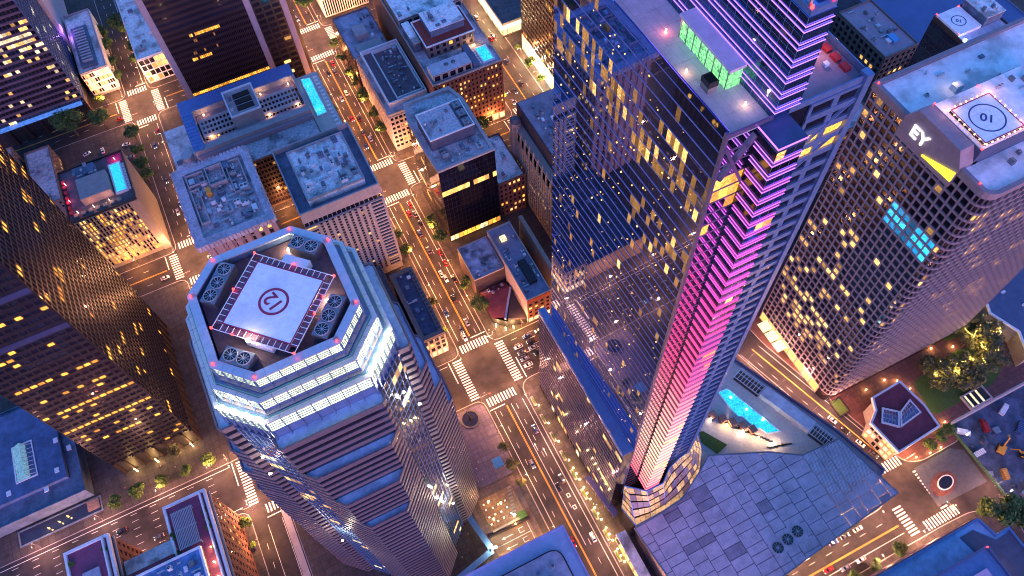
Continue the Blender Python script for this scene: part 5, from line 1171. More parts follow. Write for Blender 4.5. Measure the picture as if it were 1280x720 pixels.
# shopping hall by the plaza
T = thing('mall_hall', 'low navy roofed mall with stepped white edge beside the string-lit garden', 'mall', (305, 63, 0))
P = [(277.5, 40), (330, 40), (330, 84), (280, 84), (280, 70), (278, 66), (283, 52)]
MB().prism(P, .14, 11.5).build('wall', CREAM, T); MB().prism(inset(P, .1), 11.2, 11.7).build('roof', mat('navy_roof2', (.08, .11, .20), .8, var=.15, scale=.4), T); MB().ring(inset(P, -.3), inset(P, .7), 11.4, 12.4).build('parapet', WHITEM, T)
for x, y in ((292, 72), (296, 62), (288, 48), (303, 55)): MB().box(x-1, x+1, y-.6, y+.6, 11.7, 12.5).build('skylight', WHITEM, T)
MB().cyl((276.5, 61), 4.2, 4.2, .2, 6, 16).build('rotunda', CREAM, T); MB().cyl((276.5, 61), 3.8, 2.6, 6, 7.6, 16).build('rotunda_dome', glow('dome_glow', (1, .75, .45), .7, var=.4), T)
# maroon pavilion
T = thing('maroon_pavilion', 'two storey pavilion with maroon roof, white edge and angled skylight', 'pavilion', (202, 43, 0))
P = [(190.7, 30.0), (214.5, 31.4), (215.4, 42.4), (213.2, 56.6), (197, 55.8), (194.4, 50.2), (188.6, 46.4)]
MB().prism(inset(P, 1.2), .14, 15.5).build('wall', CREAM, T); MB().prism(P, 15.5, 16.6, bottom=True).build('roof', ROOFM, T); MB().ring(inset(P, -.25), inset(P, .6), 15.3, 17.3).build('roof_edge', WHITEM, T)
facade(T, inset(P, 1.2)[0], inset(P, 1.2)[1], 1, 15, 8, 3, pw=.3, sw=.3, d=.3, frame=CREAM, dark=GDARK, lit=(WARM, SHOP), p=.7)
facade(T, inset(P, 1.2)[6], inset(P, 1.2)[0], 1, 15, 6, 3, pw=.3, sw=.3, d=.3, frame=CREAM, dark=GDARK, lit=(WARM, SHOP), p=.7)
sky1 = [(192.6, 44.4), (198.3, 38.9), (203.2, 45.0), (197.6, 50.0)]; sky2 = [(198.6, 38.6), (211.6, 40.1), (211.2, 47.6), (203.4, 44.8)]
for q in (sky1, sky2):
    if sum(q[i][0]*q[(i+1) % 4][1]-q[(i+1) % 4][0]*q[i][1] for i in range(4)) < 0: q = q[::-1]
    MB().ring(q, inset(q, .7), 16.6, 17.6).build('skylight_frame', WHITEM, T); MB().prism(inset(q, .3), 16.6, 16.95).build('skylight_base', WHITEM, T)
    q = inset(q, .5); A0, A1, A2, A3 = [Vector(v) for v in q]
    for i in range(5):
        for j in range(3):
            def bl(s, t_): v = A0.lerp(A1, s).lerp(A3.lerp(A2, s), t_); return (v.x, v.y, 17.1+.6*math.sin(t_*math.pi))
            MB().face([bl((i+.12)/5, (j+.1)/3), bl((i+.88)/5, (j+.1)/3), bl((i+.88)/5, (j+.9)/3), bl((i+.12)/5, (j+.9)/3)]).build('skylight_pane', glass('violet_glass', (.20, .16, .28), .15, .5), T)
# ring fountain on the corner plaza of the helipad tower
T = thing('ring_sculpture', 'dark round basin with bronze sculpture on the violet corner plaza', 'sculpture', (29.6, 137, 0))
MB().ring(oval(29.6, 136.6, 4.6, 4.6, 28), oval(29.6, 136.6, 3.9, 3.9, 28), .14, .75).build('basin_rim', ROOFD, T); MB().prism(oval(29.6, 136.6, 3.9, 3.9, 28), .14, .4).build('basin_water', mat('black_water', (.02, .02, .04), .08), T)
b = MB(); b.cyl((29.6, 136.8), .8, .35, .4, 4.5, 8); b.tube((29.6, 136.8, 4.0), (29.2, 139.2, 6.2), .35, .15); b.tube((29.6, 136.8, 3.2), (30.3, 135.4, 4.8), .28, .12); b.build('bronze_figure', BLACKM, T)
violet = mat('violet_paving', (.12, .10, .17), .7, var=.2, scale=.6, tile=2.6)
sheet('plaza_paving', rounded([(18, 104), (38.5, 104), (38.5, 142), (18, 142)], 4), .165, violet); sheet('court_paving', rect(12, 36, 60, 103), .165, mat('rose_paving', (.13, .09, .09), .8, var=.25, scale=.6, tile=2.0))
T = thing('glass_kiosk', 'small square glass roofed kiosk on the corner plaza', 'kiosk', (31.9, 110.6, 0)); MB().box(29.6, 34.2, 108, 113, 3.0, 3.3).build('roof', BLUEM, T)
for i in range(5): MB().box(29.7+i*.92, 29.7+i*.92+.8, 108.1, 112.9, 3.3, 3.42).build('roof_pane', mat('cyan_pane', (.15, .40, .55), .2, .2), T)
for x in (29.8, 34): 
    for y in (108.2, 112.8): MB().box(x-.1, x+.1, y-.1, y+.1, .14, 3).build('post', STEEL, T)
T = thing('covered_walkway', 'angled blue roofed walkway at the foot of the octagonal tower', 'walkway', (8, 80, 0))
for (p, q) in (((8.8, 97), (12.6, 75.5)), ((12.6, 75.5), (-10, 70.5))):
    u = (Vector(q)-Vector(p)); L = u.length; u = u/L; n = Vector((-u.y, u.x)); c = (Vector(p)+Vector(q))/2
    MB().obox(c-n*1.3, u, n, L, 2.6, 4.6, 5.0).build('roof_slab', mat('azure_roof', (.10, .24, .50), .5), T)
    for k in range(5): v = Vector(p)+u*L*(k+.3)/5; MB().box(v.x-.12, v.x+.12, v.y-.12, v.y+.12, .14, 4.6).build('post', STEEL, T)
plamp(T, 14.5, 76, 6, 1600, (1, .85, .6)); MB().box(14, 15, 75.6, 76.4, 5.0, 5.5).build('floodlight', LAMPC, T)

# lit dining court and ramp below the kiosk
T = thing('dining_court', 'amber lit outdoor dining court with hedge and low wall below the kiosk', 'dining court', (23, 91, 0))
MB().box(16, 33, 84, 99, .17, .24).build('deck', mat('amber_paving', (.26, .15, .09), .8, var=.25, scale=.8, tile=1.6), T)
for i in range(9): MB().box(30.6-i*.35, 32.4-i*.35, 98.0-i*1.55, 98.9-i*1.55, .24, .7).build('stepping_slab', CREAM, T)
MB().box(16.5, 31, 83.0, 84.0, .17, 1.3).build('low_wall', CREAM, T); c = MB().box(29.5, 33.5, 82.6, 86.0, .17, 1.6).build('hedge', GRASS, T)
r6 = random.Random(4)
tb = MB().cyl((0, 0), .5, .5, .68, .74, 10).cyl((0, 0), .06, .06, .05, .68, 6).cyl((0, 0), .3, .28, 0, .05, 8).mesh('cafe_table', WHITEM); chm = MB().box(-.22, .22, -.22, .22, .4, .46).box(-.22, .22, .18, .22, .46, .9).box(-.2, -.16, -.2, -.16, 0, .4).box(.16, .2, -.2, -.16, 0, .4).box(-.2, -.16, .16, .2, 0, .4).box(.16, .2, .16, .2, 0, .4).mesh('cafe_chair', BLACKM)
for i in range(14):
    x = 17.5+(i % 4)*3.2+r6.uniform(-.4, .4); y = 87+(i//4)*3.2+r6.uniform(-.4, .4)
    o = put('cafe_table', tb); o.location = (x, y, .24); tag(o, 'small round white cafe table in the amber dining court', 'table', 'tables in the dining court')
    for k in range(2):
        o = put('cafe_chair', chm); o.location = (x+(.85 if k else -.85), y, .24); o.rotation_euler = (0, 0, (-1.57 if k else 1.57)); tag(o, 'dark chair at a cafe table in the amber dining court', 'chair', 'chairs in the dining court')
for x, y, e in ((19, 88, 260), (25, 93, 260), (20, 96, 260)): plamp(T, x, y, 3.6, e, (1, .5, .18)); MB().cyl((x, y), .06, .06, .24, 3.0, 6).cyl((x, y), .35, .35, 3.0, 3.5, 8).build('court_lamp', LAMPW, T)
plamp(T, 28, 85.5, 4.5, 500, (1, .9, .7)); MB().cyl((28, 85.5), .08, .08, .2, 3.6, 6).cyl((28, 85.5), .5, .5, 3.6, 4.1, 8).build('court_lamp', LAMPC, T)
T = thing('garage_ramp', 'amber lit garage ramp with white arrows and dark side walls', 'ramp', (24, 76, 0))
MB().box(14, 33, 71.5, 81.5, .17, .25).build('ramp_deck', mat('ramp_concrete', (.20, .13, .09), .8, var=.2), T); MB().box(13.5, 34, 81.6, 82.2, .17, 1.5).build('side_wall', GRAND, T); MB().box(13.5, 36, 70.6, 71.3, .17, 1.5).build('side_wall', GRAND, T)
mk = MB()
for q in (rect(16, 32, 76.3, 76.55), rect(31.8, 32.05, 72, 81), rect(20, 24, 78.6, 78.9), [(20, 78.0), (20, 79.5), (18.4, 78.75)], rect(20, 24, 73.8, 74.1), [(20, 73.2), (20, 74.7), (18.4, 73.95)], rect(27, 29.4, 73, 73.3), rect(27, 29.4, 75, 75.3), rect(27, 27.3, 73.3, 75), rect(27, 29.4, 77.6, 77.9), rect(27, 29.4, 79.6, 79.9), rect(27, 27.3, 77.9, 79.6)):
    if sum(q[i][0]*q[(i+1) % len(q)][1]-q[(i+1) % len(q)][0]*q[i][1] for i in range(len(q))) < 0: q = q[::-1]
    mk.face([(p[0], p[1], .256) for p in q])
mk.build('ramp_marking', PAINT, T)
for x, y in ((34.5, 71), (27, 82), (18, 71)): plamp(T, x, y, 2.6, 170, (1, .5, .15)); MB().box(x-.2, x+.2, y-.2, y+.2, 1.5, 2.0).build('ramp_lamp', LAMPW, T)

# ------------------------------------------------------------------ trees
def leaf_mat(name, c0, c1):
    m = bpy.data.materials.new(name); m.use_nodes = True; nt = m.node_tree; b = nt.nodes['Principled BSDF']
    g_ = nt.nodes.new('ShaderNodeNewGeometry'); r = nt.nodes.new('ShaderNodeValToRGB'); r.color_ramp.elements[0].color = (*c0, 1); r.color_ramp.elements[1].color = (*c1, 1)
    nt.links.new(g_.outputs['Random Per Island'], r.inputs[0]); nt.links.new(r.outputs[0], b.inputs['Base Color']); b.inputs['Roughness'].default_value = .7
    b.inputs['Transmission Weight'].default_value = 0.0
    return m
LEAF = [leaf_mat('ficus_leaf', (.025, .06, .012), (.075, .15, .03)), leaf_mat('bright_leaf', (.05, .11, .015), (.13, .21, .03)), leaf_mat('olive_leaf', (.05, .06, .02), (.12, .12, .04))]
BARK = mat('bark', (.10, .07, .05), .9, var=.3, scale=3)
def crown_mesh(seed, lm, n=1500, flat=.72, leaf=.085):
    r = random.Random(seed); b = MB()
    lobes = [(Vector((0, 0, 0)), .72)]+[(Vector((math.cos(a)*r.uniform(.35, .6), math.sin(a)*r.uniform(.35, .6), r.uniform(-.25, .35))), r.uniform(.3, .48)) for a in [r.uniform(0, 6.28) for _ in range(9)]]
    for i in range(n):
        c, rad = r.choice(lobes); d = Vector((r.gauss(0, 1), r.gauss(0, 1), r.gauss(0, 1)+.25)).normalized()
        p = c+d*rad*(r.random()**.28); p.z *= flat
        nn = (d+Vector((r.gauss(0, .5), r.gauss(0, .5), r.gauss(0, .5)+.3))).normalized(); u = nn.orthogonal().normalized(); w = nn.cross(u)
        a = r.uniform(0, 6.28); u2 = u*math.cos(a)+w*math.sin(a); w2 = nn.cross(u2); s = leaf*r.uniform(.6, 1.3)
        b.face([p-u2*s, p+w2*s*.6, p+u2*s, p-w2*s*.6])
    return b.mesh('crown', lm)
def trunk_mesh(seed):
    r = random.Random(seed); b = MB(); b.tube((0, 0, 0), (.02, .01, .5), .06, .045, 7); 
    for i in range(5):
        a = 6.28*i/5+r.uniform(-.3, .3); p = Vector((.02, .01, .42)); q = Vector((math.cos(a)*.3, math.sin(a)*.3, .72+r.uniform(0, .12))); b.tube(p, q, .035, .018, 5); e = q+Vector((math.cos(a+.4)*.22, math.sin(a+.4)*.22, .16)); b.tube(q, e, .018, .006, 4)
    return b.mesh('trunk', BARK)
CROWNS = [crown_mesh(k, LEAF[k % 3 if k < 3 else k-3]) for k in range(6)]; TRUNKS = [trunk_mesh(k) for k in range(3)]
BIGC = crown_mesh(40, LEAF[0], 3600, .8, .05)
def tree(x, y, r, label, group, kind=0, z0=.14, big=False, i=0):
    T = thing('tree', label, 'tree', (x, y, z0), 1.7*i, group)
    h = 2.2+r*.8
    t_ = put('trunk', TRUNKS[i % 3], T, local=True); t_.scale = (max(r*.9, 2.5), max(r*.9, 2.5), h*1.25)
    c = put('crown', BIGC if big else CROWNS[kind+3*(i % 2)], T, local=True); c.scale = (r*1.02, r*1.02, r*.95); c.location = (0, 0, h+r*.25)
    return T
TR = [
 (0, 'dark street tree from the top beside the traffic lights at upper left', 'trees along the upper left street', [(-61,483,7.9),(-74,484,5.5),(-75,470,6.6),(-75,454,5.3),(-75,442,5.8),(-57,461,5.3),(-57,447,6.4)]),
 (0, 'round dark tree from the top in the row by the striped hotel', 'trees by the striped hotel', [(-75.5,389,5.4),(-75.5,376,4.2),(-75.5,364,4.7),(-75.5,353,5.1)]),
 (0, 'dark round street tree from the top in the row beside the sunken roof block', 'trees along the far avenue', [(58,402,4.4),(58,389,4.3),(58,374,4.2),(58.2,365,4.1),(58.4,351,5.1),(58.2,336,4.5),(58,323,4.4)]),
 (1, 'small tree on the bright pavement near the dark corner tower', 'trees near the bright store', [(159.5,329,4.1),(159.5,314,3.0),(159.5,346,2.1),(132.5,313,3.0)]),
 (0, 'street tree from the top in the pair beside black office', 'trees beside black office', [(58.5,247,4.4),(58.5,236,4.4)]),
 (0, 'street tree at the foot of the ribbed concrete office', 'trees by the ribbed office', [(38,249,3.5),(38,237,3.9)]),
 (1, 'leafy roadside tree from the left at the foot of the bronze tower', 'trees at the foot of the bronze tower', [(-133,172.5,3.8),(-122,172.5,4.2),(-111,172.5,3.7),(-100,172.5,3.3),(-89,172.5,3.7)]),
 (2, 'loose olive tree from the top in the row of three beside the kiosk plaza', 'trees by the kiosk plaza', [(37,115,3.0),(37.3,106,3.4),(37.5,97,2.6)]),
 (0, 'dark tree of the clump above the cobalt roof corner', 'trees by the cobalt roof', [(217,-9,8.6),(222,-13,7.2),(213,-6,5.0)]),
 (0, 'dark street tree from the right along lower right street', 'trees along the lower right street', [(169,-3.2,3.6),(156,-3.4,3.1),(145,-3.4,3.1)]),
 (2, 'garden tree under the string lights beside the mall', 'string-lit garden trees', [(272,71,6.4),(262,69,5.2),(236,57,5.8),(242,52,6.2),(251,50,6.0),(266,54,6.4),(272,58,6.4),(268,47,6.0),(250,44,5.4),(234,50,5.0),(258,47,5.6),(244,45,5.0),(262,60,5.0)]),
 (1, 'small bright green tree beside the maroon pavilion', 'trees by the pavilion', [(219,28.5,3.6),(212,27.6,3.4),(224,29.5,3.2)]),
]
n_ = 0
for kind, lb, gp, L_ in TR:
    for k_, (x, y, r_) in enumerate(L_): tree(x, y, r_*(1.2 if 'garden' in gp else 1.06), ORD[k_]+' '+lb, gp, kind, i=n_); n_ += 1
for (x, y, r_, lb, kd, bg_) in ((-107, 410, 10.6, 'largest round dark green tree in front of the banded tower', 0, True), (-90, 409.5, 7.0, 'second large round tree beside the upper left crossing', 0, False), (-88, 428, 4.0, 'small lit tree at the foot of the fin office', 1, False), (-104, 425, 4.0, 'small tree close to the banded tower arcade behind the big tree', 1, False),
        (53, 446, 6.9, 'broad dark tree at the top end of the avenue', 0, False), (113, 297.5, 4.8, 'dark tree at the corner below the brick hotel', 0, False), (58.6, 203, 4.4, 'upper of two big trees by the corner pub', 0, False), (59, 188, 6.0, 'big bright lit tree beside the maroon pub roof', 1, True), (38, 201, 3.7, 'brownish tree beside the arched corner block', 2, False), (37.8, 185, 1.8, 'tiny tree at the end of the arched corner block', 1, False),
        (-102, 184, 3.3, 'dim tree close to the bronze tower pillars', 2, False), (-81.8, 136, 3.5, 'bright green tree on the pavement beside the brick club', 1, False), (-81.8, 126, 1.8, 'very small tree below the bright one beside the brick club', 1, False), (41, 351, 3.0, 'small dark tree below the hotel pool deck', 0, False), (230, 72, 3.5, 'small lit tree at the foot of the lattice tower', 1, False)):
    tree(x if x != 41 else 38, y, r_, lb, None, kd, big=bg_, i=n_); n_ += 1
# shrubs on the club roof and in planters
def shrub(x, y, z, r, label, group, i):
    T = thing('shrub', label, 'shrub', (x, y, z), i*1.1, group); c = put('crown', CROWNS[i % 2], T, local=True); c.scale = (r, r, r*.9); c.location = (0, 0, r*.6)
r4 = random.Random(8)
for i in range(16):
    x = r4.choice((-100, -86.5, -95, -139.5, -126, -133)); y = r4.uniform(104, 140.5); shrub(x, y, 44.4, r4.uniform(1.2, 2.0), 'potted shrub on the magenta roof terrace of the brick club', 'shrubs on the club roof', i)
for i in range(8): shrub(126+i*2.9, 57.5-i*1.35, 21.75, 1.2, ORD[i]+' lit shrub from the tower in the hedge between pool deck and canopy', 'shrubs by the canopy', i)
# pavement planters with low lamps along the mirror annex
for i in range(9):
    y = 131-i*10.2; T = thing('planter', ORD[i]+' kerbside planter from the crossing along the mirror annex pavement', 'planter', (61.0, y, .14), 0, 'kerbside planters')
    MB().box(60.3, 61.7, y-2.6, y+2.6, .14, .6).build('trough', LIGHTC, T); c = put('foliage', CROWNS[1], T, local=True); c.scale = (.8, 2.5, .6); c.location = (0, 0, .7)
    for k_ in range(3 if i > 3 else 1):
        yy = y-3.4+k_*3.0; MB().cyl((62.2, yy), .07, .07, .14, 1.2, 6).cyl((62.2, yy), .2, .38, 1.2, 1.5, 8).cyl((62.2, yy), .38, .2, 1.5, 1.8, 8).build('globe_lamp', LAMPW, T); plamp(T, 62.2, yy, 2.4, 75, (1, .58, .16), .15)
# ------------------------------------------------------------------ street lamps
pole_m = MB().tube((0, 0, 0), (0, 0, 8.2), .12, .07, 7).cyl((0, 0), .22, .2, 0, .5, 8).mesh('pole', STEEL)
arm_m = MB().tube((0, 0, 8.0), (1.8, 0, 8.6), .06, .05, 6).mesh('arm', STEEL)
head_m = MB().hexa([(1.5, -.16, 8.5), (2.5, -.12, 8.55), (2.5, .12, 8.55), (1.5, .16, 8.5)], [(1.5, -.16, 8.7), (2.5, -.12, 8.68), (2.5, .12, 8.68), (1.5, .16, 8.7)]).mesh('lamp_head', STEEL)
lens_m = MB().box(1.6, 2.4, -.11, .11, 8.42, 8.5).mesh('lens', LAMPW)
def lamp_light(e, c):
    l = bpy.data.lights.new('street_light', 'POINT'); l.energy = e*LK; l.color = c; l.shadow_soft_size = .35; return l
LL = {'w': lamp_light(2300, (1, .36, .11)), 'd': lamp_light(1500, (1, .42, .16)), 'p': lamp_light(2000, (1, .44, .30))}
LAMPN = {}
def street_lamp(x, y, rz, label, group, k='w'):
    if group: LAMPN[group] = LAMPN.get(group, -1)+1; label = ORD[LAMPN[group]]+' '+label+' from '+('the left end' if 'cross' in group or 'lower right' in group or 'cobalt' in group else 'the upper end' if 'slanted' in group else 'the lower end')
    T = thing('street_lamp', label, 'street lamp', (x, y, .14), rz, group)
    put('pole', pole_m, T, local=True); put('arm', arm_m, T, local=True); put('lamp_head', head_m, T, local=True); put('lens', lens_m, T, local=True)
    q = bpy.data.objects.new('street_light', LL[k]); COL.objects.link(q); q.parent = T; q.location = (2.0, 0, 8.15)
for y in (20, 46, 72, 98, 124, 186, 210, 234, 258, 312, 336, 360, 384, 440, 470, 500):
    street_lamp(38.6, y, 0, 'street lamp on plaza side of main avenue', 'lamps on the north kerb of the avenue', 'w' if y > 140 else 'd')
    street_lamp(57.4 if y > 143 else 59.8, y+9, math.pi, 'street lamp on mirror tower side of main avenue', 'lamps on the south kerb of the avenue', 'w' if y > 140 else 'p')
for x in (-170, -142, -114, -90, -40, -14, 12, 74, 98, 122):
    street_lamp(x, 170, -math.pi/2, 'street lamp on bronze tower side of cross avenue', 'lamps on the east kerb of the cross avenue', 'w' if x > -60 else 'p'); street_lamp(x+12, 142.6, math.pi/2, 'street lamp on club side of wide cross avenue', 'lamps on the west kerb of the cross avenue', 'w' if x > -60 else 'p')
for y in (184, 215, 246, 312, 342, 372, 440, 470): street_lamp(-58.6, y, math.pi, 'street lamp along the street by the striped hotel', 'lamps along the hotel street', 'd')
for y in (30, 62, 94, 126): street_lamp(-80.8, y, 0, 'street lamp beside the brick club side street', 'lamps by the club', 'd')
for x in (-95, -40, -10, 20, 70, 95, 120): street_lamp(x, 300, -math.pi/2, 'street lamp along the second cross street', 'lamps on the second cross street'); street_lamp(x+10, 428, -math.pi/2, 'street lamp along the third cross street', 'lamps on the third cross street')
for y in (180, 205, 230, 256, 310, 332, 354, 376, 398, 440): street_lamp(133, y, 0, 'street lamp on brick hotel side of bright street', 'lamps on the bright street'); street_lamp(159, y+8, math.pi, 'street lamp on the store side of the bright street', 'lamps on the bright street south kerb')
for t_ in (.05, .3, .55, .8): street_lamp(162.0+21.5*t_, 104-72*t_, .3, 'street lamp on the podium side of the slanted street', 'lamps on the slanted street', 'p'); street_lamp(177.5+19.5*t_, 104-72*t_, .3+math.pi, 'street lamp on the plaza side of the slanted street', 'lamps on slanted street plaza kerb', 'p')
for x in (84, 106, 128, 150, 172): street_lamp(x, 14.8, -math.pi/2, 'street lamp on canopy side of lower right street', 'lamps on the lower right street', 'p'); street_lamp(x+10, -3.8, math.pi/2, 'street lamp on cobalt block side of lower right street', 'lamps by the cobalt block', 'p')
street_lamp(227.5, 0, math.pi, 'street lamp near the site fence at the lower end', None, 'p')
# corner traffic signals; each mast carries a lamp added to brighten the crossing
mast_m = MB().tube((0, 0, 0), (0, 0, 9.0), .15, .09, 7).tube((0, 0, 5.6), (5.2, 0, 5.9), .09, .06, 6).tube((0, 0, 8.9), (2.2, 0, 9.3), .06, .05, 6).mesh('mast', STEEL)
sig_m = MB().box(4.7, 5.1, -.2, .2, 5.0, 6.2).mesh('signal_head', BLACKM)
SIGC = [MB().box(4.72, 5.08, -.26, .26, 5.7, 6.0).mesh('signal_lens', glow('signal_red', (1, .03, .02), 30)), MB().box(4.72, 5.08, -.26, .26, 5.15, 5.45).mesh('signal_lens', glow('signal_green', (.05, 1, .45), 20))]
added_lumi_m = MB().box(1.6, 2.5, -.16, .16, 9.15, 9.3).mesh('lamp_head', STEEL); added_lumi_lens_m = MB().box(1.7, 2.4, -.12, .12, 9.06, 9.15).mesh('lens', LAMPW)
LX_FILL = lamp_light(3000, (1, .42, .18))
def signals(xa, xb, ya, yb, where):
    for k, (x, y, a) in enumerate(((xa-1.2, ya-1.2, 0), (xb+1.2, ya-1.2, math.pi/2), (xb+1.2, yb+1.2, math.pi), (xa-1.2, yb+1.2, -math.pi/2))):
        T = thing('traffic_signal', 'traffic signal mast on the %s corner of the crossing %s' % (('lower left', 'lower right', 'upper right', 'upper left')[k], where), 'traffic signal', (x, y, .14), a+.0, 'traffic signals at the crossings')
        put('mast', mast_m, T, local=True); put('signal_head', sig_m, T, local=True); put('signal_lens', SIGC[k % 2], T, local=True); put('lamp_head', added_lumi_m, T, local=True); put('lens', added_lumi_lens_m, T, local=True)
        q = bpy.data.objects.new('street_light', LX_FILL); COL.objects.link(q); q.parent = T; q.location = (2.05, 0, 8.8)
signals(39.5, 57, 143.5, 169, 'by the corner pub'); signals(39.5, 56.5, 280, 299, 'by the black office'); signals(39.5, 56.5, 406, 427, 'by the brown tower'); signals(-73.5, -59.5, 280, 299, 'by the striped hotel'); signals(-73.5, -59.5, 406, 427, 'by the round trees'); signals(-80, -59.5, 143.5, 169, 'by the brick club'); signals(182, 200, 0, 26, 'by the pavilion')
# low garden lamps round the plaza, string lights
gl = MB().cyl((0, 0), .08, .08, 0, .9, 6).cyl((0, 0), .2, .2, .9, 1.25, 8).mesh('garden_lamp', LAMPW)
for i, (x, y) in enumerate(((222, 33), (223, 40), (224, 47), (225, 54), (222, 60), (217, 63), (206, 63), (228, 33.5), (212, 24.8), (218, 24.6), (205, 26), (258, 62), (248, 66), (240, 68))):
    o = put('garden_lamp', gl); o.location = (x, y, .14); tag(o, ORD[i]+' low amber garden lamp of the chain round the maroon pavilion and lawn', 'lamp', 'low lamps round the plaza'); 
    l = bpy.data.objects.new('garden_light', lamp_light(120, (1, .6, .18))); COL.objects.link(l); l.parent = o; l.location = (0, 0, 1.8)
bulb = MB().cyl((0, 0), .16, .16, -.16, .16, 6).mesh('bulb', glow('string_bulb', (1, .62, .12), 14))
pts = [(233, 52), (240, 58), (243, 49), (247, 53), (254, 51), (258, 46), (262, 54), (268, 49), (275, 56), (270, 63), (263, 60), (263, 68), (272, 72), (276, 66)]
sl = thing('string_lights', 'strand of small amber bulbs draped through the garden trees', 'string lights', (255, 58, 9))
b = MB()
for (p, q) in zip(pts, pts[1:]):
    pv = None
    for k in range(9):
        t_ = k/8; v = (p[0]+(q[0]-p[0])*t_, p[1]+(q[1]-p[1])*t_, 11.6-1.4*math.sin(math.pi*t_)); o = put('bulb', bulb, sl, local=True); o.location = (v[0]-255, v[1]-58, v[2]-9)
        if pv: b.tube(pv, v, .03, n=4)
        pv = v
b.build('wire', BLACKM, sl)
for (p) in pts[::2]: plamp(sl, p[0], p[1], 13.0, 420, (1, .6, .15))
sheet('lawn', rounded([(226, 38), (262, 38), (274, 44), (276, 56), (258, 60), (228, 56)], 4), .17, GRASS); sheet('lawn', rounded([(256, 66), (276, 64), (276, 78), (260, 78)], 3), .17, GRASS)
T = thing('garden_stair', 'sunken stair enclosure with lit steps at the garden edge', 'stair', (252, 36, 0)); MB().ring(rect(243, 256, 32.6, 40), rect(243.6, 255.4, 33.2, 39.4), .14, 1.4).build('parapet', LIGHTC, T)
for i in range(9): MB().box(245+i*1.0, 246+i*1.0, 33.3, 39.3, .17, .2+.12*i).build('step', PALE if i % 3 == 0 else GRAND, T)
T = thing('plaza_planter', 'square brick planter with lights on the plaza near pavilion', 'planter', (189, 60, 0)); MB().ring(rect(186.5, 192.5, 57.5, 66), rect(187, 192, 58, 65.5), .14, 1.0).build('kerb', GRAND, T); MB().box(187, 192, 58, 65.5, .14, .7).build('bed', GRASS, T)
# ------------------------------------------------------------------ cars
CARC = [mat('car_white', (.70, .70, .72), .25, .1, var=0), mat('car_black', (.02, .02, .025), .2, .3, var=0), mat('car_silver', (.38, .39, .42), .25, .6, var=0), mat('car_red', (.35, .02, .02), .25, .1, var=0), mat('car_blue', (.04, .08, .22), .25, .2, var=0), mat('car_grey', (.12, .12, .14), .25, .4, var=0)]
CARN = ['white', 'black', 'silver', 'red', 'blue', 'dark grey']
TYRE = mat('tyre', (.02, .02, .02), .9, var=0); HEADL = glow('headlight', (1, .92, .75), 18); TAILL = glow('tail_light', (1, .02, .02), 9)
def loft(secs, m=0):
    b = MB(); k = len(secs[0])
    for s in secs: b.v += s
    for i in range(len(secs)-1):
        for j in range(k): q = (j+1) % k; b.f.append((i*k+j, i*k+q, (i+1)*k+q, (i+1)*k+j)); b.m.append(m)
    b.f.append(tuple(range(k))[::-1]); b.m.append(m); b.f.append(tuple((len(secs)-1)*k+j for j in range(k))); b.m.append(m)
    return b
def sec(x, w, z0, z1, t): return [(x, -w, z0), (x, w, z0), (x, w, z1*.75), (x, w*t, z1), (x, -w*t, z1), (x, -w, z1*.75)]
body_b = loft([sec(-2.25, .8, .35, .75, .85), sec(-2.1, .9, .25, .92, .88), sec(-1.2, .92, .22, .98, .9), (sec(0.8, .92, .22, .98, .9)), sec(1.7, .9, .25, .88, .88), sec(2.2, .78, .35, .68, .85)])
cab_b = loft([sec(-1.75, .78, .9, 1.0, .85), sec(-1.1, .76, .92, 1.42, .8), sec(.2, .76, .92, 1.44, .8), sec(1.05, .8, .9, .97, .9)])
roof_b = MB().hexa([(-1.1, -.58, 1.42), (.2, -.58, 1.44), (.2, .58, 1.44), (-1.1, .58, 1.42)], [(-1.0, -.5, 1.48), (.1, -.5, 1.5), (.1, .5, 1.5), (-1.0, .5, 1.48)])
BODYM = [MB.mesh(body_b, 'body', c) for c in CARC]; ROOFCM = [MB.mesh(roof_b, 'roof', c) for c in CARC]; CABM = cab_b.mesh('windows', GDARK)
wh = MB()
for i in range(1): wh.tube((0, -.11, 0), (0, .11, 0), .33, n=12)
WHM = wh.mesh('wheel', TYRE); HLM = MB().box(2.1, 2.24, -.17, .17, .5, .66).mesh('headlight', HEADL); TLM = MB().box(-2.28, -2.15, -.17, .17, .6, .74).mesh('tail_light', TAILL)
def car(x, y, ang, c, label, group=None, z=0.005):
    T = thing('car', label, 'car', (x, y, z), ang, group)
    put('body', BODYM[c], T, local=True); put('windows', CABM, T, local=True); put('roof', ROOFCM[c], T, local=True)
    for a in (-1.35, 1.38):
        for s in (-.82, .82): w_ = put('wheel', WHM, T, local=True); w_.location = (a, s, .33)
    for s in (-.58, .58): h_ = put('headlight', HLM, T, local=True); h_.location = (0, s, 0); t2 = put('tail_light', TLM, T, local=True); t2.location = (0, s, 0)
    return T
U, D_, Rg, Lf = math.pi/2, -math.pi/2, 0, math.pi
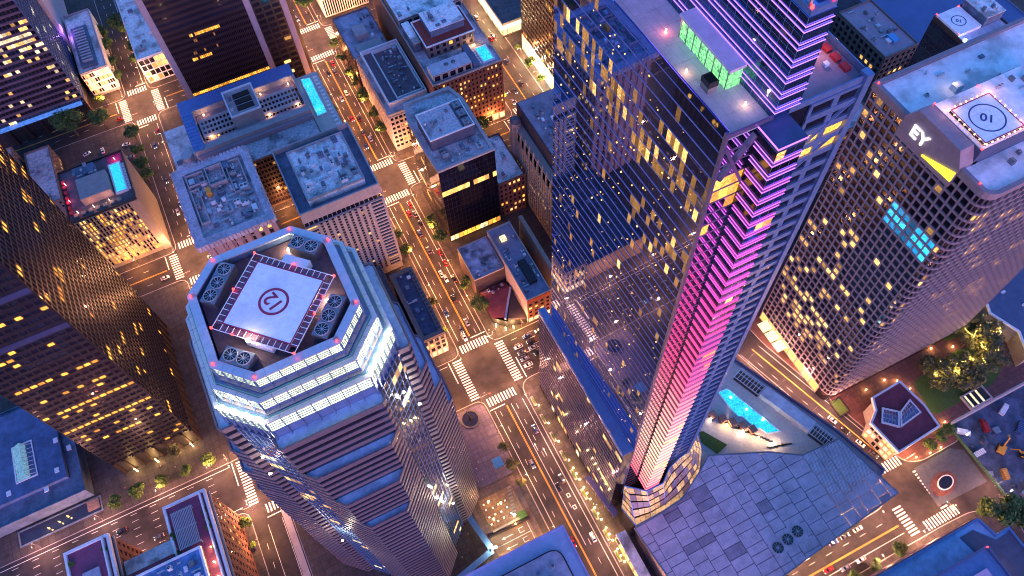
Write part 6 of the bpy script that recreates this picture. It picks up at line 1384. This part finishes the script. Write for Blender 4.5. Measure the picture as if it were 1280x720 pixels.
CARS = [
 (53, 268, U, 3, 'beside the far crossing tail first, nearest the crosswalk'), (53, 260.5, U, 5, 'second in the queue below the far crossing'), (53, 253, U, 1, 'third in the queue below the far crossing'), (42, 306, D_, 1, 'parked just above the ribbed office corner'),
 (54.8, 231, U, 3, 'parked beside the black office trees, upper one'), (54.8, 223, U, 3, 'parked beside the black office trees, lower one'), (51, 214, D_, 0, 'driving alone in the middle of the avenue'), (54.9, 212, U, 1, 'parked at the kerb by the stucco block'),
 (42.6, 195, D_, 4, 'moving down the avenue by the arched block'), (45.5, 183, D_, 5, 'waiting second at the crosswalk by the arched block'), (45.5, 177.8, D_, 0, 'waiting first at the crosswalk by the arched block'),
 (67.5, 149.3, Lf, 0, 'first in the nearest lane at the crossing by the mirror annex'), (67.5, 153, Lf, 2, 'first in the second lane at the crossing by the mirror annex'), (67.8, 156.8, Lf, 5, 'first in the third lane at the crossing by the annex'), (67.5, 160.4, Lf, 0, 'first in the fourth lane at the crossing by the annex'), (74, 164, Lf, 4, 'second in the farthest lane at the annex crossing'), (74.5, 160.4, Lf, 1, 'second in the fourth lane at the annex crossing'), (74, 156.8, Lf, 2, 'second in the third lane at the annex crossing'), (75, 153, Lf, 1, 'second in the second lane at the annex crossing'), (81, 164, Lf, 5, 'last in the farthest lane at the annex crossing'),
 (182.5, 58, -1.28, 0, 'white upper one on the slanted street facing the pavilion'), (184.4, 51.4, -1.28, 1, 'following the upper white one on the slanted street'), (186.9, 42.8, -1.28, 0, 'lower white one on the slanted street by the canopy'), (189, 36, -1.28, 5, 'first at the crossing on the slanted street'),
 (161, 12, Rg, 0, 'parked first under the canopy edge near the crossing'), (154, 12, Rg, 5, 'parked second under the canopy edge'), (147.8, 12, Rg, 4, 'parked third under the canopy edge'), (132.5, 12, Rg, 0, 'parked under the canopy beside a red one'), (126.8, 12, Rg, 3, 'parked last under the canopy edge'), (154, 1, Lf, 0, 'parked opposite the canopy between dark trees'), (146, 1.2, Lf, 2, 'parked opposite the canopy, second'), (139, 3.8, Lf, 3, 'driving opposite the canopy at the bottom edge'),
 (-82, 389, 2.9, 0, 'parked by the trees of the striped hotel, upper'), (-82, 378, 2.9, 2, 'parked by the trees of the striped hotel, lower'), (-105, 393, .3, 0, 'parked in the lot behind the striped hotel'), (-96, 391, U, 0, 'parked by the red awning behind the striped hotel'), (-81, 411, Rg, 3, 'entering the upper left crossing'), (-62.3, 390, D_, 3, 'driving beside the hotel wing on the left street'),
 (26, 423, Rg, 3, 'waiting at the top crossing, upper lane'), (23, 411, Lf, 1, 'leaving the top crossing by the brown tower'), (51.5, 393, U, 3, 'heading up to the top crossing'), (41.2, 462, D_, 2, 'parked at the top of the avenue'), (41.2, 455, D_, 5, 'parked second at the top of the avenue'), (138, 309, D_, 2, 'near the crosswalk below the brick hotel'), (-84, 285, Rg, 0, 'alone on the cross street below the striped hotel'),
 (48, 330, U, 5, 'alone climbing the far avenue by the pool hotel'), (-64, 330, D_, 2, 'alone beside the pool hotel north wing'), (-120, 150, Lf, 5, 'alone on the wide avenue by the club'), (-45, 163, Rg, 1, 'alone on the wide avenue behind the helipad tower'), (52, 88, U, 1, 'alone on the avenue beside the mirror annex'), (140, 340, D_, 0, 'alone on the bright street by the brick hotel'), (152, 366, U, 5, 'alone on the bright street by the store'),
]
r9 = random.Random(31)
def flow(n, x, y0, y1, ang, where):
    for k in range(n):
        y = y0+(y1-y0)*(k+.5)/n+r9.uniform(-2.5, 2.5); CARS.append((x, y, ang, (k*5+int(abs(x))) % 6, ORD[k]+' from below '+where))
flow(6, 50, 180, 272, U, 'going up the avenue past the black office'); flow(4, 46, 310, 395, D_, 'coming down the far avenue past the pool hotel'); flow(4, 50.2, 312, 396, U, 'going up the far avenue past the sunken roofs'); flow(5, 143, 308, 398, D_, 'coming down the bright street'); flow(4, 149.5, 310, 398, U, 'going up the bright street by the store'); flow(3, -66.8, 308, 396, D_, 'on the street by the striped hotel trees'); flow(4, 55.2, 20, 130, U, 'parked along the mirror annex'); flow(3, 46.2, 10, 120, D_, 'leaving the crossing past the kiosk plaza'); flow(3, 44.3, 432, 480, D_, 'at the top of the avenue by the big tree')
for k, (x, y) in enumerate(((-150, 149.3), (-135, 160.5), (-98, 153), (-30, 157), (0, 149.4), (20, 160.4), (95, 149.4), (108, 157))): CARS.append((x, y, Rg if y < 156 else Lf, k % 6, ORD[k]+' from the left along the wide cross avenue'))
for (x, y, a, c, lb) in CARS: car(x, y, a, c, CARN[c]+' car '+lb, 'cars on the streets')
# ------------------------------------------------------------------ site machines in the pit
ORG = mat('machine_orange', (.75, .33, .03), .5, var=.1); 
def excavator(x, y, a, s, label):
    T = thing('excavator', label, 'excavator', (x, y, -8), a)
    for q in (-1.1, 1.1): b = MB(); b.box(-2.0, 2.0, q-.35, q+.35, 0, .85); b.cyl((0, 0), .01, .01, 0, .01, 3); b.build('track', BLACKM, T, local=True)
    MB().cyl((0, 0), 1.0, 1.0, .8, 1.1, 12).build('turntable', STEEL, T, local=True); MB().box(-2.2, 1.2, -1.3, 1.3, 1.1, 2.3).build('engine_body', ORG, T, local=True)
    MB().hexa([(.1, .3, 2.3), (1.5, .3, 1.3), (1.5, 1.3, 1.3), (.1, 1.3, 2.3)], [(.2, .4, 3.3), (1.2, .4, 3.3), (1.2, 1.2, 3.3), (.2, 1.2, 3.3)]).build('cab', GDARK, T, local=True)
    b = MB(); b.tube((1.0, -.2, 1.8), (3.6, -.2, 4.6), .35, .3, 4); b.build('boom', ORG, T, local=True); MB().tube((3.6, -.2, 4.6), (6.0, -.2, 2.4), .28, .2, 4).build('stick', ORG, T, local=True)
    MB().hexa([(5.5, -.8, 1.2), (6.4, -.8, 1.4), (6.4, .4, 1.4), (5.5, .4, 1.2)], [(5.8, -.8, 2.5), (6.5, -.8, 2.3), (6.5, .4, 2.3), (5.8, .4, 2.5)]).build('bucket', STEEL, T, local=True)
    T.scale = (s, s, s); return T
excavator(247, 12, .5, 1.25, 'orange excavator in the middle of the building pit'); excavator(254, 5, 2.3, 1.0, 'yellow orange excavator at the right edge of the pit')
def truck(x, y, a, c, label):
    T = thing('truck', label, 'truck', (x, y, -7.99), a); MB().box(-3.6, 1.2, -1.15, 1.15, .9, 3.0).build('box_body', c, T, local=True); MB().hexa([(1.4, -1.05, .6), (3.3, -1.05, .6), (3.3, 1.05, .6), (1.4, 1.05, .6)], [(1.4, -1, 2.5), (2.7, -1, 2.5), (2.7, 1, 2.5), (1.4, 1, 2.5)]).build('cab', c, T, local=True); MB().box(-3.6, 3.3, -.6, .6, .5, .9).build('chassis', BLACKM, T, local=True)
    for q in (-2.6, -1.6, 2.4):
        for s in (-.95, .95): w_ = put('wheel', WHM, T, local=True); w_.location = (q, s, .42); w_.scale = (1.3, 1.3, 1.3)
for i, (x, y, l, w_, h, c) in enumerate(((236, 15, 6, 2.4, 2.5, WHITEM), (262, 16, 6, 2.4, 2.5, CARC[4]), (240, 2, 5, 2.2, 2.4, ORG), (258, -4, 6, 2.4, 2.5, TEAL), (268, 8, 4, 3, 1.2, DECKT), (252, 20, 3, 3, .9, GALV), (243, 19, 4, 1.5, .8, DECKT), (233.5, 6, 2, 5, 1.0, GALV))):
    T = thing('site_container', ('white', 'dark blue', 'orange', 'green', 'brown timber', 'grey pipe', 'long timber', 'grey rebar')[i]+' site container or stack on the floor of the pit', 'container', (x, y, -8), i*.6)
    b = MB(); b.box(-l/2, l/2, -w_/2, w_/2, 0, h); b.build('box_shell', c, T, local=True); b = MB()
    for k in range(6): b.box(-l/2+.2+k*l/6.2, -l/2+.35+k*l/6.2, -w_/2-.06, w_/2+.06, .05, h+.05)
    b.build('rib', STEEL, T, local=True)
truck(262, 26.5, .4, WHITEM, 'white box truck at the top of the pit'); truck(248, 24.5, 1.2, CARC[3], 'red site truck near the garden side of the pit'); truck(237, 26, -.7, WHITEM, 'white truck at the pit corner by the forecourt'); truck(243, -8, .2, CARC[2], 'silver truck at the lower end of the pit')
for i, (x, y) in enumerate(((233, 24), (232, -5))): 
    T = thing('site_light', ('floodlight mast at the pit corner near the forecourt', 'floodlight mast at the lower pit wall')[i], 'light mast', (x, y, -8)); MB().tube((0, 0, 0), (0, 0, 9), .12).build('mast', STEEL, T, local=True); MB().box(-.5, .5, -.2, .2, 9, 9.5).build('lamp', LAMPC, T, local=True); plamp(T, x, y, 2.4, 150, (1, .8, .5))
# ------------------------------------------------------------------ people
def person_mesh(seed, top, leg):
    r = random.Random(seed); st = r.uniform(.08, .3); b = MB(); n = 8
    def ring(cx, cy, z, rx, ry): return [(cx+rx*math.cos(6.2832*i/n), cy+ry*math.sin(6.2832*i/n), z) for i in range(n)]
    secs = [ring(0, 0, .86, .15, .11), ring(0, 0, 1.0, .17, .12), ring(0, 0, 1.2, .17, .12), ring(0, 0, 1.42, .2, .11), ring(0, 0, 1.48, .07, .06), ring(0, .01, 1.54, .07, .07), ring(0, .02, 1.62, .1, .11), ring(0, .02, 1.72, .09, .1), ring(0, .01, 1.77, .03, .03)]
    q = loft(secs); b.v += q.v; b.f += q.f; b.m += [1 if k >= 5*n and k < 8*n else 0 for k in range(len(q.f))]
    for s in (-1, 1):
        b.tube((s*.09, 0, .88), (s*.1, s*st, .46), .09, .065, 6, 2); b.tube((s*.1, s*st, .48), (s*.1, s*st*1.5, .05), .062, .045, 6, 2); b.tube((s*.1, s*st*1.5-.03, .04), (s*.1, s*st*1.5+.18, .04), .05, .04, 5, 2)
        b.tube((s*.2, 0, 1.4), (s*.26, -s*st*.5, 1.12), .05, .042, 6, 0); b.tube((s*.26, -s*st*.5, 1.13), (s*.25, -s*st*.3+.08, .86), .04, .03, 6, 1)
    return b.mesh('person', [top, mat('skin', (.35, .2, .14), .6, var=0), leg])
PM = [person_mesh(1, mat('shirt_dark', (.03, .03, .05), .9, var=0), mat('trousers_dark', (.02, .02, .03), .9, var=0)), person_mesh(2, mat('shirt_white', (.6, .6, .6), .9, var=0), mat('trousers_blue', (.04, .05, .12), .9, var=0)), person_mesh(3, mat('shirt_red', (.35, .05, .04), .9, var=0), MATS['trousers_dark'])]
r5 = random.Random(17)
def people(n, x0, x1, y0, y1, where, group):
    for i in range(n):
        k = r5.randrange(3); o = put('person', PM[k]); o.location = (r5.uniform(x0, x1), r5.uniform(y0, y1), .16); o.rotation_euler = (0, 0, r5.uniform(0, 6.28))
        tag(o, 'person in %s walking %s' % (('dark clothes', 'a white top', 'a red top')[k], where), 'person', group)
people(14, 17, 30, 96, 118, 'on the kiosk plaza', 'people on the kiosk plaza'); people(12, 62.3, 66, 70, 134, 'along the mirror annex pavement', 'people beside the annex'); people(5, 58, 62, 171, 176, 'by the corner pub', 'people by the pub'); people(6, -3, 8, 74, 88, 'in the court below the octagonal tower', 'people in the tower court'); people(6, 187, 215, 58, 78, 'on the red plaza by the lattice tower', 'people on the red plaza'); people(5, -130, -95, 176, 184, 'along the bronze tower arcade', 'people by the bronze tower'); people(5, 41, 56, 138, 141.5, 'over the main crosswalk', 'people on the crosswalk')
